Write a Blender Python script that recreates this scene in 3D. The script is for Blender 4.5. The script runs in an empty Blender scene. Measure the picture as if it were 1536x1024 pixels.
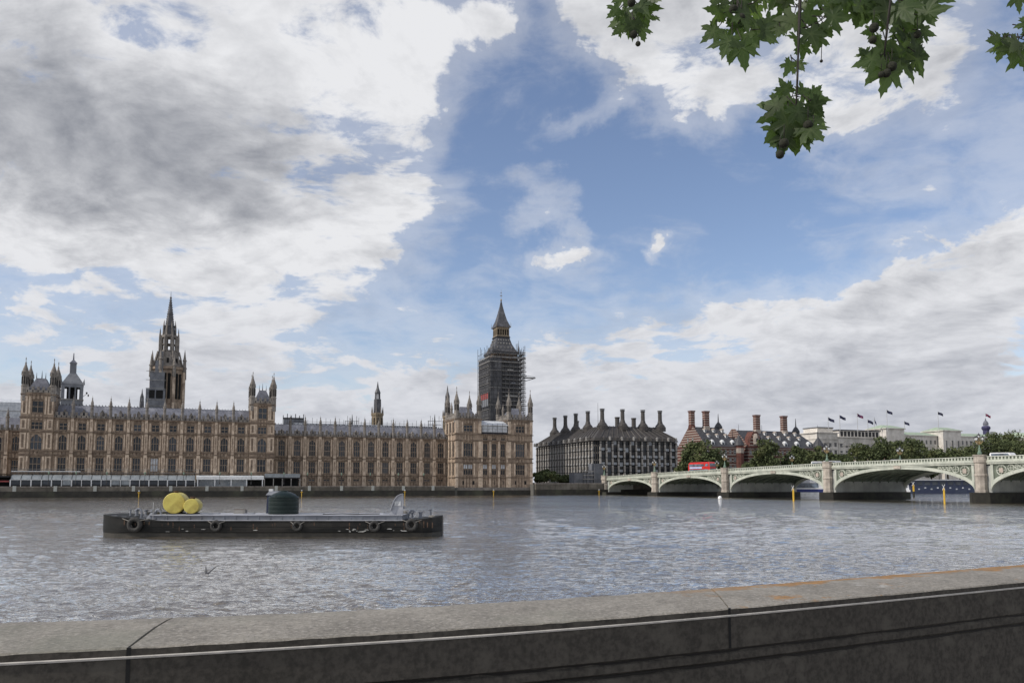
import bpy, math, random
import numpy as np
from mathutils import Vector, Matrix
R = math.radians
rnd = random.Random(7)
sc = bpy.context.scene
# ------------------------------------------------------------------ camera
F, EYE, HC, PIT = 1190.0, 3.8, 726.0, R(5.0)          # focal (px of 1536), eye height, horizon row
Y0 = HC - F * math.tan(PIT)
cam = bpy.data.cameras.new('camera'); cam.sensor_width = 36; cam.lens = 36 * F / 1536
cam.shift_y = (Y0 - 512) / 1536; cam.clip_start = .05; cam.clip_end = 20000
co = bpy.data.objects.new('camera', cam); sc.collection.objects.link(co)
co.location = (0, 0, EYE); co.rotation_euler = (R(90) + PIT, 0, 0); sc.camera = co
# ------------------------------------------------------------------ light
SUN_AZ, SUN_EL = R(-112), R(40)      # azimuth from +Y, clockwise positive: sun to the left, a little behind
sd = bpy.data.lights.new('sun', 'SUN'); sd.energy = 2.6; sd.angle = R(0.8); sd.color = (1, .94, .86)
so = bpy.data.objects.new('sun', sd); sc.collection.objects.link(so)
sv = Vector((math.sin(SUN_AZ) * math.cos(SUN_EL), math.cos(SUN_AZ) * math.cos(SUN_EL), math.sin(SUN_EL)))
so.rotation_euler = sv.to_track_quat('Z', 'Y').to_euler(); so.location = (0, 0, 60)
sc.view_settings.view_transform = 'Standard'; sc.view_settings.look = 'None'
sc.view_settings.exposure = 0.24; sc.view_settings.gamma = 1
sc.cycles.max_bounces = 6; sc.cycles.transparent_max_bounces = 8
# ------------------------------------------------------------------ pixel / plan helpers
def ray(px, py):
    u = (px - 768) / F; v = (Y0 - py) / F
    return Vector((u, math.cos(PIT) - v * math.sin(PIT), math.sin(PIT) + v * math.cos(PIT)))
def atY(px, py, Y):
    d = ray(px, py); k = Y / d.y; return Vector((d.x * k, Y, EYE + d.z * k))
def atZ(px, py, Z):
    d = ray(px, py); k = (Z - EYE) / d.z; return Vector((d.x * k, d.y * k, Z))
FD = Vector((math.cos(R(20.8)), math.sin(R(20.8)), 0)); FN = Vector((-FD.y, FD.x, 0))   # river front direction; inland
def S(px, p):
    u = (px - 768) / F; return p * (u * FD.x + FD.y) / (FD.x - FD.y * u)
def W(s, p, z=0): return FD * s + FN * p + Vector((0, 0, z))
def Zat(py, s, p):
    w = W(s, p); return atY(768 + 0, py, w.y).z
def PX(w):
    dx = w.x; dep = w.y * math.cos(PIT) + (w.z - EYE) * math.sin(PIT); return 768 + F * dx / dep
# ------------------------------------------------------------------ node helpers
class NT:
    def __init__(s, t): s.t = t; s.t.nodes.clear()
    def n(s, ty, **k):
        nd = s.t.nodes.new(ty)
        for a, b in k.items():
            if a.startswith('_'): nd.inputs[int(a[1:])].default_value = b
            else: setattr(nd, a, b)
        return nd
    def l(s, a, b): s.t.links.new(a, b)
    def set(s, sock, v):
        if isinstance(v, bpy.types.NodeSocket): s.l(v, sock)
        else: sock.default_value = v
    def m(s, op, a, b=0.0, c=0.0, clamp=False):
        nd = s.t.nodes.new('ShaderNodeMath'); nd.operation = op; nd.use_clamp = clamp
        s.set(nd.inputs[0], a); s.set(nd.inputs[1], b); s.set(nd.inputs[2], c); return nd.outputs[0]
    def vm(s, op, a, b):
        nd = s.t.nodes.new('ShaderNodeVectorMath'); nd.operation = op
        s.set(nd.inputs[0], a)
        if op == 'SCALE': s.set(nd.inputs[3], b)
        else: s.set(nd.inputs[1], b)
        return nd.outputs[0]
    def noise(s, v, scale, det=5, rough=.55, dist=0.0, out=0):
        nd = s.n('ShaderNodeTexNoise'); s.set(nd.inputs['Vector'], v)
        nd.inputs['Scale'].default_value = scale; nd.inputs['Detail'].default_value = det
        nd.inputs['Roughness'].default_value = rough; nd.inputs['Distortion'].default_value = dist
        return nd.outputs[out]
    def ramp(s, v, a, b, x=0.0, y=1.0, smooth=True):
        nd = s.n('ShaderNodeMapRange'); nd.interpolation_type = 'SMOOTHSTEP' if smooth else 'LINEAR'
        s.set(nd.inputs[0], v)
        for i, q in enumerate((a, b, x, y)): s.set(nd.inputs[i + 1], q)
        return nd.outputs[0]
    def mix(s, f, a, b):
        nd = s.n('ShaderNodeMix', data_type='RGBA'); s.set(nd.inputs[0], f)
        for k, q in ((6, a), (7, b)):
            if isinstance(q, tuple) and len(q) == 3: q = (*q, 1)
            s.set(nd.inputs[k], q)
        return nd.outputs[2]
# ------------------------------------------------------------------ sky
def azel(px, py):
    d = ray(px, py); return math.atan2(d.x, d.y), math.asin(d.normalized().z)
def make_sky():
    w = bpy.data.worlds.new('World'); sc.world = w; w.use_nodes = True; N = NT(w.node_tree)
    out = N.n('ShaderNodeOutputWorld'); bg = N.n('ShaderNodeBackground'); N.l(bg.outputs[0], out.inputs[0])
    sky = N.n('ShaderNodeTexSky', sky_type='NISHITA'); sky.sun_disc = False; sky.sun_elevation = SUN_EL
    sky.sun_rotation = SUN_AZ; sky.air_density = 1.0; sky.dust_density = .6; sky.ozone_density = 2.0
    skc = N.vm('MULTIPLY', N.vm('SCALE', sky.outputs[0], .116), (1.10, 1.0, 1.0))
    tc = N.n('ShaderNodeTexCoord'); D = N.vm('NORMALIZE', tc.outputs['Generated'], (0, 0, 0))
    sx = N.n('ShaderNodeSeparateXYZ'); N.l(D, sx.inputs[0]); x, y, z = sx.outputs
    az = N.m('ARCTAN2', x, y); el = N.m('ARCSINE', z)
    zz = N.m('ADD', N.m('MAXIMUM', z, 0.0), .24)
    cx = N.n('ShaderNodeCombineXYZ'); N.l(N.m('DIVIDE', x, zz), cx.inputs[0]); N.l(N.m('DIVIDE', y, zz), cx.inputs[1])
    P = cx.outputs[0]
    wr = N.vm('SCALE', N.vm('SUBTRACT', N.noise(P, 1.7, 3, .5, out=1), (.5, .5, .5)), .28)
    Pw = N.vm('ADD', P, wr)
    n1 = N.noise(Pw, 1.55, 9, .60); n1b = N.noise(N.vm('ADD', Pw, (-.10, -.02, .0)), 1.55, 9, .60)
    n2 = N.noise(N.vm('MULTIPLY', Pw, (1.0, 1.25, 1)), 6.5, 8, .62, .3); n3 = N.noise(Pw, 2.6, 6, .55)
    ca = N.n('ShaderNodeCombineXYZ'); N.l(az, ca.inputs[0]); N.l(el, ca.inputs[1])
    # warp the direction a little so that the big shapes get ragged edges
    wq = N.vm('SCALE', N.vm('SUBTRACT', N.noise(ca.outputs[0], 5.0, 6, .62, out=1), (.5, .5, .5)), .20)
    Q = N.vm('ADD', ca.outputs[0], N.vm('MULTIPLY', wq, (1, .8, 0)))
    def blobs(lst, base):
        acc = base
        for (px, py, rx, ry, rot, wt) in lst:
            a, e = azel(px, py)
            mp = N.n('ShaderNodeMapping', vector_type='TEXTURE'); N.l(Q, mp.inputs[0])
            mp.inputs['Location'].default_value = (a, e, 0); mp.inputs['Rotation'].default_value = (0, 0, R(rot))
            mp.inputs['Scale'].default_value = (rx / F, ry / F, 1)
            g = N.n('ShaderNodeTexGradient', gradient_type='SPHERICAL'); N.l(mp.outputs[0], g.inputs[0])
            s = N.ramp(g.outputs[1], 0, .8)
            acc = N.m('MULTIPLY_ADD', s, wt, acc)
        return acc
    dens = blobs([(180, 210, 560, 330, 8, .75), (520, 60, 330, 190, 10, .50), (0, 100, 300, 320, 0, .4),
                  (440, 430, 320, 150, 0, .34), (60, 355, 170, 50, 0, .30), (330, 600, 620, 90, 0, .40), (570, 300, 150, 100, 50, .22),
                  (250, 505, 300, 60, 0, .25), (50, 440, 70, 26, 5, .30), (1130, 40, 350, 150, -8, .75), (930, 10, 140, 90, 0, .45), (1390, 70, 240, 150, 20, .45),
                  (1000, 130, 110, 90, 0, .25), (735, 30, 70, 80, 60, .40),
                  (1110, 545, 560, 140, 6, .60), (1480, 510, 420, 190, 10, .50), (880, 620, 420, 120, 0, .45), (1500, 640, 600, 110, 0, .45),
                  (835, 190, 110, 40, 20, .34), (815, 270, 70, 32, -15, .42), (815, 316, 75, 36, 20, .50), (862, 338, 38, 28, 0, .48),
                  (850, 378, 95, 28, 0, .48), (965, 371, 26, 22, 0, .55), (900, 135, 120, 40, 30, .30), (1290, 310, 140, 70, 20, .20), (650, 280, 90, 50, 0, .14),
                  (1500, 240, 120, 60, 20, .14), (1450, 420, 200, 110, 20, .25),
                  (820, 200, 260, 240, 30, -.30), (1120, 320, 420, 190, -8, -.34), (760, 440, 230, 80, -10, -.12), (110, 450, 230, 90, 0, -.30)], .02)
    dens = N.m('MINIMUM', dens, N.m('MULTIPLY_ADD', dens, .18, .42))
    far = N.ramp(N.m('ABSOLUTE', az), 1.0, 1.5, 0, .38)       # broken cloud over the rest of the sky
    dens = N.m('ADD', dens, far)
    # low, level bank towards the horizon
    dens = N.m('ADD', dens, N.ramp(el, .16, .02, 0, .42))
    f = N.m('ADD', dens, N.m('MULTIPLY', N.m('SUBTRACT', n1, .5), 1.7))
    f = N.m('ADD', f, N.m('MULTIPLY', N.m('SUBTRACT', n2, .5), 1.25))
    cov = N.ramp(f, .20, .47)
    veil = N.m('MULTIPLY', N.ramp(f, -.30, .30), .36)
    cov = N.m('MAXIMUM', cov, veil)
    # shading of the cloud itself
    shade = blobs([(300, 215, 330, 130, 6, .62), (60, 190, 250, 210, 0, .50), (230, 300, 400, 90, 4, .50), (20, 60, 150, 170, 0, .5), (450, 60, 330, 120, 0, -.25), (520, 470, 300, 120, 0, -.2),
                   (1150, 600, 700, 110, 6, .20), (1400, 560, 300, 80, 5, .16), (1080, 20, 300, 60, 0, .22), (1420, 60, 200, 140, 0, .22), (330, 620, 500, 50, 0, .1)], 0.0)
    lit = N.m('MULTIPLY', N.m('SUBTRACT', n1, n1b), 3.2)
    thick = N.ramp(f, .30, 1.15, -.12, .42)
    d2 = N.m('ADD', N.m('ADD', shade, thick), N.m('MULTIPLY', N.m('SUBTRACT', n3, .5), 1.5))
    d2 = N.m('SUBTRACT', d2, lit); d2 = N.m('ADD', d2, N.m('MULTIPLY', N.m('SUBTRACT', n2, .5), .55))
    n4 = N.noise(Pw, 4.2, 9, .62); n4b = N.noise(N.vm('ADD', Pw, (-.035, -.01, 0)), 4.2, 9, .62)
    d2 = N.m('ADD', N.m('MULTIPLY', N.ramp(d2, -.35, 1.25), .74), N.m('MULTIPLY', N.m('SUBTRACT', n3, .42), .55))
    d2 = N.m('SUBTRACT', d2, N.m('MULTIPLY', N.m('SUBTRACT', n4, n4b), 1.5), 0, True)
    low = N.ramp(el, .30, .05)
    ccol = N.mix(d2, (.69, .695, .715), (.24, .252, .285))
    ccol = N.mix(N.m('MULTIPLY', low, .55), ccol, (.48, .50, .56))
    col = N.mix(cov, skc, ccol)
    col = N.mix(N.ramp(z, -.02, -.06), col, (.12, .12, .11))
    N.l(col, bg.inputs[0]); bg.inputs[1].default_value = 1.0
make_sky()
# ------------------------------------------------------------------ materials
M = {}
def mat(name, c1, c2=None, c3=None, scale=1.0, rough=.8, metal=0.0, bump=0.0, streak=0.0, spec=.4, det=6, stretch=(1, 1, 1), lo=.35, hi=.65, sub=None):
    m = bpy.data.materials.new(name); m.use_nodes = True; N = NT(m.node_tree)
    o = N.n('ShaderNodeOutputMaterial'); b = N.n('ShaderNodeBsdfPrincipled'); N.l(b.outputs[0], o.inputs[0])
    b.inputs['Roughness'].default_value = rough; b.inputs['Metallic'].default_value = metal
    b.inputs['Specular IOR Level'].default_value = spec
    if c2 is None: c2 = tuple(v * .78 for v in c1)
    tc = N.n('ShaderNodeTexCoord').outputs['Object']; V = N.vm('MULTIPLY', tc, stretch)
    n = N.noise(V, scale, det, .6); col = N.mix(N.ramp(n, lo, hi), c1, c2)
    if c3: col = N.mix(N.ramp(N.noise(V, scale * .23, 4, .6), .5, .68), col, c3)
    if streak:
        s = N.noise(N.vm('MULTIPLY', tc, (1, 1, .12)), 1.1, 6, .65)
        col = N.mix(N.m('MULTIPLY', N.ramp(s, .48, .72), streak), col, tuple(v * .32 for v in c1))
    if name in ('glass', 'stone_pale', 'pale_pane', 'stone_grey'):
        oi = N.n('ShaderNodeObjectInfo').outputs['Random']
        col = N.mix(N.m('MULTIPLY', N.ramp(oi, .55, 1.0), .5 if name == 'glass' else .4), col, (.085, .10, .12) if name == 'glass' else tuple(v * .5 for v in c1))
    N.l(col, b.inputs['Base Color'])
    if bump:
        bp = N.n('ShaderNodeBump'); bp.inputs['Strength'].default_value = .6; bp.inputs['Distance'].default_value = bump
        N.l(n, bp.inputs['Height']); N.l(bp.outputs[0], b.inputs['Normal'])
    M[name] = m; return m
mat('stone', (.37, .285, .212), (.235, .178, .132), (.155, .116, .088), .9, .9, streak=.55, bump=.04)
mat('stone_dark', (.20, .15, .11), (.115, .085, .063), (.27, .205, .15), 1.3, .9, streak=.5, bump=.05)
mat('stone_pale', (.64, .515, .395), (.46, .365, .275), (.26, .195, .148), 1.1, .9, streak=.5)
mat('stone_grey', (.25, .225, .20), (.15, .135, .12), (.31, .28, .245), 1.2, .9, streak=.5)
mat('lead_roof', (.17, .175, .205), (.11, .115, .14), (.24, .245, .275), .9, .6, streak=.3, stretch=(2, 2, .4))
mat('glass', (.012, .015, .019), (.035, .042, .052), None, .35, .2, spec=.4, det=1, lo=.5, hi=.62)
mat('pale_pane', (.55, .57, .60), (.34, .37, .40), None, .5, .2, spec=.6)
mat('iron_dark', (.02, .02, .022), rough=.6)
mat('scaffold', (.055, .055, .06), (.03, .03, .034), rough=.6, scale=2)
mat('netting', (.11, .11, .115), (.065, .065, .07), (.16, .16, .165), .5, .9, streak=.5)
mat('plank', (.32, .31, .29), (.2, .19, .18), rough=.8)
mat('gold', (.36, .27, .13), (.2, .15, .08), rough=.6, metal=.2, scale=3)
mat('belfry_stone', (.30, .24, .16), (.17, .135, .095), rough=.8, scale=2)
mat('clock_roof', (.085, .085, .092), (.055, .056, .062), (.12, .12, .13), 1.5, .55)
mat('hoarding_grey', (.15, .155, .17), (.10, .105, .115), None, .5, .8, streak=.3)
mat('sheeting', (.62, .64, .66), (.42, .44, .47), None, .8, .6, bump=.1)
mat('tarpaulin', (.20, .208, .225), (.13, .137, .152), None, .5, .7, bump=.1)
mat('red_cloth', (.30, .07, .06), (.22, .05, .05), rough=.8)
mat('white_paint', (.72, .73, .73), (.6, .61, .61), rough=.5, scale=2)
mat('tent_cloth', (.62, .65, .68), (.42, .47, .52), rough=.45, scale=.6)
mat('tent_clear', (.25, .275, .29), (.16, .18, .195), rough=.25, scale=.5, spec=.7)
mat('river_wall', (.125, .112, .092), (.08, .072, .06), (.17, .155, .13), .6, .9, streak=.5, bump=.05)
mat('tidal', (.028, .026, .02), (.016, .015, .012), (.045, .046, .03), .8, .7, bump=.08)
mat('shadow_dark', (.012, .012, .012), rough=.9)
mat('bronze', (.078, .070, .064), (.05, .045, .041), None, .8, .5, streak=.3, metal=.2)
mat('bronze_light', (.085, .077, .07), (.05, .046, .042), None, 1.2, .5)
mat('portcullis_stone', (.46, .43, .39), (.31, .29, .26), None, .8, .85)
mat('brick', (.155, .062, .048), (.105, .045, .036), (.085, .038, .03), 1.5, .9)
mat('band_stone', (.42, .36, .31), (.31, .27, .23), rough=.9)
mat('slate', (.065, .066, .072), (.04, .04, .045), None, 1.2, .6)
mat('portland', (.72, .68, .62), (.58, .545, .49), (.46, .43, .385), .4, .85, streak=.3)
mat('copper_green', (.36, .43, .32), (.28, .35, .26), rough=.7, scale=.5)
mat('bridge_green', (.47, .485, .415), (.36, .38, .325), None, .5, .5, streak=.25)
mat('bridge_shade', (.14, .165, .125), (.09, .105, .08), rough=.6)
mat('pier_granite', (.44, .39, .33), (.31, .275, .235), (.24, .21, .18), .8, .85, streak=.4)
mat('pier_side', (.40, .41, .38), (.30, .31, .29), None, .4, .85, streak=.3)
mat('road', (.055, .055, .055), rough=.9, scale=2)
mat('leaf_far', (.095, .115, .050), (.058, .075, .034), (.125, .135, .055), .6, .85, spec=.2, lo=.4, hi=.6)
mat('leaf_dark', (.022, .032, .014), (.012, .02, .009), rough=.8, spec=.2)
mat('bark', (.09, .07, .05), rough=.9, scale=4)
mat('twig', (.022, .018, .014), rough=.8)
mat('hull', (.011, .0115, .0115), (.018, .018, .017), (.032, .03, .027), 1.2, .6, streak=.3, stretch=(.5, 1, 2), bump=.01, spec=.15)
mat('hull_low', (.033, .032, .027), (.055, .05, .042), None, 2, .7)
mat('deck_grey', (.22, .235, .265), (.16, .17, .195), (.14, .14, .15), 1.2, .6)
mat('deck_top', (.36, .37, .40), (.27, .28, .31), None, 1.5, .7)
mat('rust', (.12, .07, .045), (.07, .045, .03), rough=.9, scale=6)
mat('scuff', (.42, .42, .40), (.25, .25, .24), rough=.8, scale=8)
mat('yellow_tank', (.62, .53, .13), (.52, .43, .10), (.42, .33, .08), 2.2, .45)
mat('yellow_paint', (.66, .42, .04), (.5, .3, .03), rough=.6, scale=4)
mat('tank_green', (.008, .016, .015), (.012, .021, .019), None, 2, .4, spec=.25)
mat('rubber', (.022, .022, .022), (.05, .048, .045), rough=.8, scale=5)
mat('rope', (.33, .31, .28), rough=.9, scale=8)
mat('bus_red', (.62, .03, .025), (.5, .025, .02), rough=.3, spec=.6)
mat('bus_glass', (.06, .07, .085), (.2, .25, .32), None, .5, .1, spec=.8)
mat('ad_blue', (.30, .45, .72), (.55, .62, .75), rough=.5, scale=1.2)
mat('car_white', (.85, .85, .85), rough=.3); mat('car_dark', (.05, .055, .065), rough=.3); mat('car_silver', (.42, .43, .45), rough=.3)
mat('boat_blue', (.03, .045, .20), (.025, .035, .15), rough=.35)
mat('boat_navy', (.018, .026, .06), (.03, .04, .07), None, .5, .4)
mat('lamp_glass', (.82, .85, .85), rough=.2)
mat('lamp_green', (.17, .24, .18), (.1, .15, .11), rough=.5)
mat('skin', (.45, .28, .2), rough=.6); mat('cloth_dark', (.03, .035, .05), rough=.9); mat('cloth_light', (.5, .48, .44), rough=.9)
mat('hair', (.03, .02, .015), rough=.8); mat('bird_grey', (.12, .12, .13), (.3, .3, .3), rough=.8, scale=6)
mat('flag_navy', (.02, .025, .07), (.03, .03, .05), rough=.9); mat('flag_pole', (.5, .5, .5), rough=.5)
mat('flag_red', (.25, .04, .05), (.04, .04, .12), rough=.9, scale=1.5)
mat('sign_white', (.72, .73, .73), rough=.6); mat('sign_ink', (.2, .22, .26), rough=.7)
mat('cupola_blue', (.055, .05, .13), (.03, .03, .07), rough=.6)
mat('ground', (.12, .115, .105), (.08, .08, .072), rough=.95, scale=.1)
mat('pavement', (.22, .21, .2), (.16, .155, .15), rough=.9, scale=1)
def coping_mat():
    m = bpy.data.materials.new('coping'); m.use_nodes = True; N = NT(m.node_tree)
    o = N.n('ShaderNodeOutputMaterial'); b = N.n('ShaderNodeBsdfPrincipled'); N.l(b.outputs[0], o.inputs[0])
    tc = N.n('ShaderNodeTexCoord').outputs['Object']
    n = N.noise(tc, 3, 8, .7); n2 = N.noise(tc, 60, 5, .75); n3 = N.noise(tc, 1.1, 4, .6)
    col = N.mix(N.ramp(n, .33, .66), (.27, .248, .212), (.175, .16, .135))
    col = N.mix(N.m('MULTIPLY', N.ramp(n2, .50, .68), .7), col, (.42, .39, .35)); col = N.mix(N.m('MULTIPLY', N.ramp(n2, .48, .32), .8), col, (.08, .074, .066))
    col = N.mix(N.m('MULTIPLY', N.ramp(n3, .52, .66), .5), col, (.19, .19, .15))
    sp = N.n('ShaderNodeSeparateXYZ'); N.l(tc, sp.inputs[0])
    uv = N.n('ShaderNodeAttribute', attribute_name='across'); ac = uv.outputs['Fac']     # 0 front .. 1 river edge
    xx = N.ramp(sp.outputs[0], .45, 1.3)
    lm = N.m('ADD', N.noise(tc, 5, 7, .7), N.m('MULTIPLY', N.ramp(ac, .55, 1.0), .26))
    lm = N.m('MULTIPLY', N.ramp(lm, .57, .66), xx)
    col = N.mix(N.m('MULTIPLY', lm, .85), col, N.mix(N.ramp(N.noise(tc, 30, 4, .6), .4, .6), (.36, .17, .035), (.19, .11, .04)))
    wv = N.n('ShaderNodeVectorMath', operation='DISTANCE'); N.l(N.vm('MULTIPLY', tc, (1, 1, 0)), wv.inputs[0]); q = atZ(1302, 878, 3.3); wv.inputs[1].default_value = (q.x, q.y, 0)
    wm = N.m('MULTIPLY', N.ramp(wv.outputs['Value'], .13, .04), N.ramp(N.noise(N.vm('MULTIPLY', tc, (6, 30, 1)), 2.2, 4, .6), .58, .63))
    col = N.mix(wm, col, (.7, .7, .68))
    N.l(col, b.inputs['Base Color']); b.inputs['Roughness'].default_value = .9
    bp = N.n('ShaderNodeBump'); bp.inputs['Strength'].default_value = .9; bp.inputs['Distance'].default_value = .004
    N.l(N.m('ADD', n, n2), bp.inputs['Height']); N.l(bp.outputs[0], b.inputs['Normal']); M['coping'] = m
coping_mat()
mat('grime', (.022, .02, .018), rough=.95)
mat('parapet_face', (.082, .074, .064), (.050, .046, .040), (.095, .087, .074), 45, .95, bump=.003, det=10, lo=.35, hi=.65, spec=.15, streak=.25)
mat('ledge', (.52, .49, .45), (.4, .38, .35), rough=.8, scale=20)  # pale colour paints the light caught along the wall's upper edge
def water_mat():
    m = bpy.data.materials.new('water'); m.use_nodes = True; N = NT(m.node_tree)
    o = N.n('ShaderNodeOutputMaterial'); b = N.n('ShaderNodeBsdfPrincipled'); N.l(b.outputs[0], o.inputs[0])
    tc = N.n('ShaderNodeTexCoord').outputs['Object']
    b.inputs['Base Color'].default_value = (.050, .043, .033, 1); b.inputs['Roughness'].default_value = .03; b.inputs['IOR'].default_value = 2.5
    V = N.vm('MULTIPLY', tc, (.45, 1.0, 1))
    n = N.noise(V, 2.0, 5, .65, .3); n2 = N.noise(V, .30, 3, .5)
    h = N.m('ADD', N.m('MULTIPLY', n, .26), N.m('MULTIPLY', n2, .22))
    big = N.noise(N.vm('MULTIPLY', tc, (.35, 1, 1)), .035, 3, .5)
    bp = N.n('ShaderNodeBump'); N.l(N.ramp(big, .35, .65, .55, 1.0), bp.inputs['Strength']); bp.inputs['Distance'].default_value = 1.0
    N.l(h, bp.inputs['Height']); N.l(bp.outputs[0], b.inputs['Normal']); M['water'] = m
    # silty water: a brown body under a strongly reflecting, wind-roughened skin
    gl = N.n('ShaderNodeBsdfGlossy'); gl.inputs['Color'].default_value = (1.0, .99, .97, 1); gl.inputs['Roughness'].default_value = .03
    df = N.n('ShaderNodeBsdfDiffuse'); df.inputs['Color'].default_value = (.10, .082, .056, 1); fr = N.n('ShaderNodeFresnel'); fr.inputs['IOR'].default_value = 1.75
    for q in (gl, df, fr): N.l(bp.outputs[0], q.inputs['Normal'])
    mx = N.n('ShaderNodeMixShader'); N.l(N.m('MULTIPLY_ADD', fr.outputs[0], 1.95, .03, True), mx.inputs[0]); N.l(df.outputs[0], mx.inputs[1]); N.l(gl.outputs[0], mx.inputs[2]); N.l(mx.outputs[0], o.inputs[0])
water_mat()
def leaf_mat(name, c1, c2, tr):
    m = bpy.data.materials.new(name); m.use_nodes = True; N = NT(m.node_tree)
    o = N.n('ShaderNodeOutputMaterial'); b = N.n('ShaderNodeBsdfPrincipled'); t = N.n('ShaderNodeBsdfTranslucent'); mx = N.n('ShaderNodeMixShader')
    tc = N.n('ShaderNodeTexCoord').outputs['Object']
    col = N.mix(N.ramp(N.noise(tc, 9, 4, .6), .38, .62), c1, c2)
    tn = N.n('ShaderNodeAttribute', attribute_name='tone').outputs['Fac']; col = N.mix(N.ramp(tn, .5, 1.0, 0, .75), col, tuple(q * .38 for q in c2)); col = N.mix(N.ramp(tn, .16, .04, 0, .6), col, (.16, .19, .10))  # random per leaf: dark tint paints leaves in shadow, pale tint shows undersides
    at = N.n('ShaderNodeAttribute', attribute_name='vein'); col2 = N.mix(N.m('MULTIPLY', N.ramp(at.outputs['Fac'], .5, 1), .45), col, (.16, .20, .09))
    N.l(col2, b.inputs['Base Color']); b.inputs['Roughness'].default_value = .5
    N.l(N.mix(.7, col, (.19, .30, .05)), t.inputs[0]); mx.inputs[0].default_value = tr
    N.l(b.outputs[0], mx.inputs[1]); N.l(t.outputs[0], mx.inputs[2]); N.l(mx.outputs[0], o.inputs[0]); M[name] = m
leaf_mat('leaf_near', (.058, .095, .030), (.034, .058, .020), .56)
# ------------------------------------------------------------------ mesh builder
class MB:
    def __init__(s): s.v = []; s.f = []; s.m = []; s.cur = 'stone'; s.mats = []; s.sm = []; s.smooth = False
    def mi(s, m):
        m = m or s.cur
        if m not in s.mats: s.mats.append(m)
        return s.mats.index(m)
    def add(s, vs, fs, m=None):
        o = len(s.v); s.v += [tuple(q) for q in vs]; k = s.mi(m)
        for f in fs: s.f.append(tuple(i + o for i in f)); s.m.append(k); s.sm.append(s.smooth)
        return s
    def box(s, x0, x1, y0, y1, z0, z1, m=None):
        v = [(x, y, z) for z in (z0, z1) for y in (y0, y1) for x in (x0, x1)]
        return s.add(v, [(0, 2, 3, 1), (4, 5, 7, 6), (0, 1, 5, 4), (2, 6, 7, 3), (0, 4, 6, 2), (1, 3, 7, 5)], m)
    def ring(s, rings, m=None, cap=True, closed=True):      # rings: list of equal-length point loops
        n = len(rings[0]); v = [p for r in rings for p in r]; f = []
        for i in range(len(rings) - 1):
            for j in range(n if closed else n - 1):
                a = i * n + j; b = i * n + (j + 1) % n; f.append((a, b, b + n, a + n))
        if cap: f.append(tuple(range(n - 1, -1, -1))); f.append(tuple(range((len(rings) - 1) * n, len(rings) * n)))
        return s.add(v, f, m)
    def lathe(s, cx, cy, prof, n=8, m=None, ph=None, sq=1.0):
        ph = math.pi / n if ph is None else ph
        return s.ring([[(cx + r * math.cos(ph + 2 * math.pi * k / n), cy + r * sq * math.sin(ph + 2 * math.pi * k / n), z) for k in range(n)] for r, z in prof], m)
    def frust(s, x0, x1, y0, y1, z0, X0, X1, Y0_, Y1, z1, m=None):
        return s.ring([[(x0, y0, z0), (x1, y0, z0), (x1, y1, z0), (x0, y1, z0)], [(X0, Y0_, z1), (X1, Y0_, z1), (X1, Y1, z1), (X0, Y1, z1)]], m)
    def tube(s, pts, r, m=None, n=6):
        pts = [Vector(p) for p in pts]; rings = []
        for i, p in enumerate(pts):
            d = (pts[min(i + 1, len(pts) - 1)] - pts[max(i - 1, 0)]).normalized()
            a = d.cross(Vector((0, 0, 1)));
            if a.length < .1: a = d.cross(Vector((1, 0, 0)))
            a.normalize(); b = d.cross(a); rr = r[i] if isinstance(r, (list, tuple)) else r
            rings.append([p + (a * math.cos(2 * math.pi * k / n) + b * math.sin(2 * math.pi * k / n)) * rr for k in range(n)])
        return s.ring(rings, m)
    def poly(s, pts, y0, y1, m=None):                       # polygon in x,z extruded along y
        return s.ring([[(x, y0, z) for x, z in pts], [(x, y1, z) for x, z in pts]], m)
    def polyx(s, pts, x0, x1, m=None):                      # polygon in y,z extruded along x
        return s.ring([[(x0, y, z) for y, z in pts], [(x1, y, z) for y, z in pts]], m)
    def data(s, name):
        me = bpy.data.meshes.new(name); me.from_pydata(s.v, [], s.f)
        for m in s.mats: me.materials.append(M[m])
        me.polygons.foreach_set('material_index', s.m); me.polygons.foreach_set('use_smooth', s.sm)
        me.update(); return me
    def build(s, name, parent=None, loc=None):
        o = bpy.data.objects.new(name, s.data(name)); sc.collection.objects.link(o)
        if parent: o.parent = parent
        if loc: o.location = loc
        return o
def inst(o, loc=None, parent=None, rz=None, scale=None):
    c = o.copy(); sc.collection.objects.link(c)
    if parent is not None: c.parent = parent
    if loc is not None: c.location = loc
    if rz is not None: c.rotation_euler = (0, 0, rz)
    if scale is not None: c.scale = scale
    return c
def link(me, name, parent, loc, rz=0):
    o = bpy.data.objects.new(name, me); sc.collection.objects.link(o); o.parent = parent; o.location = loc; o.rotation_euler = (0, 0, rz); return o
def tag(o, label, cat, group=None):
    o['label'] = label; o['category'] = cat
    if group: o['group'] = group
    return o
def thing(name, label, cat, loc=(0, 0, 0), rz=0.0, group=None):
    o = bpy.data.objects.new(name, None); sc.collection.objects.link(o); o.location = loc; o.rotation_euler = (0, 0, rz)
    o.empty_display_size = .5; return tag(o, label, cat, group)
def tree_copy(root, loc, rz=None, label=None, group=None):
    r = root.copy(); sc.collection.objects.link(r); r.location = loc
    if rz is not None: r.rotation_euler = (0, 0, rz)
    if label: r['label'] = label
    if group: r['group'] = group
    for ch in list(root.children):
        c = ch.copy(); sc.collection.objects.link(c); c.parent = r
        for g in ch.children:
            d = g.copy(); sc.collection.objects.link(d); d.parent = c
    return r
def struct(o): o['kind'] = 'structure'; return o
FR = R(20.8)
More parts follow.
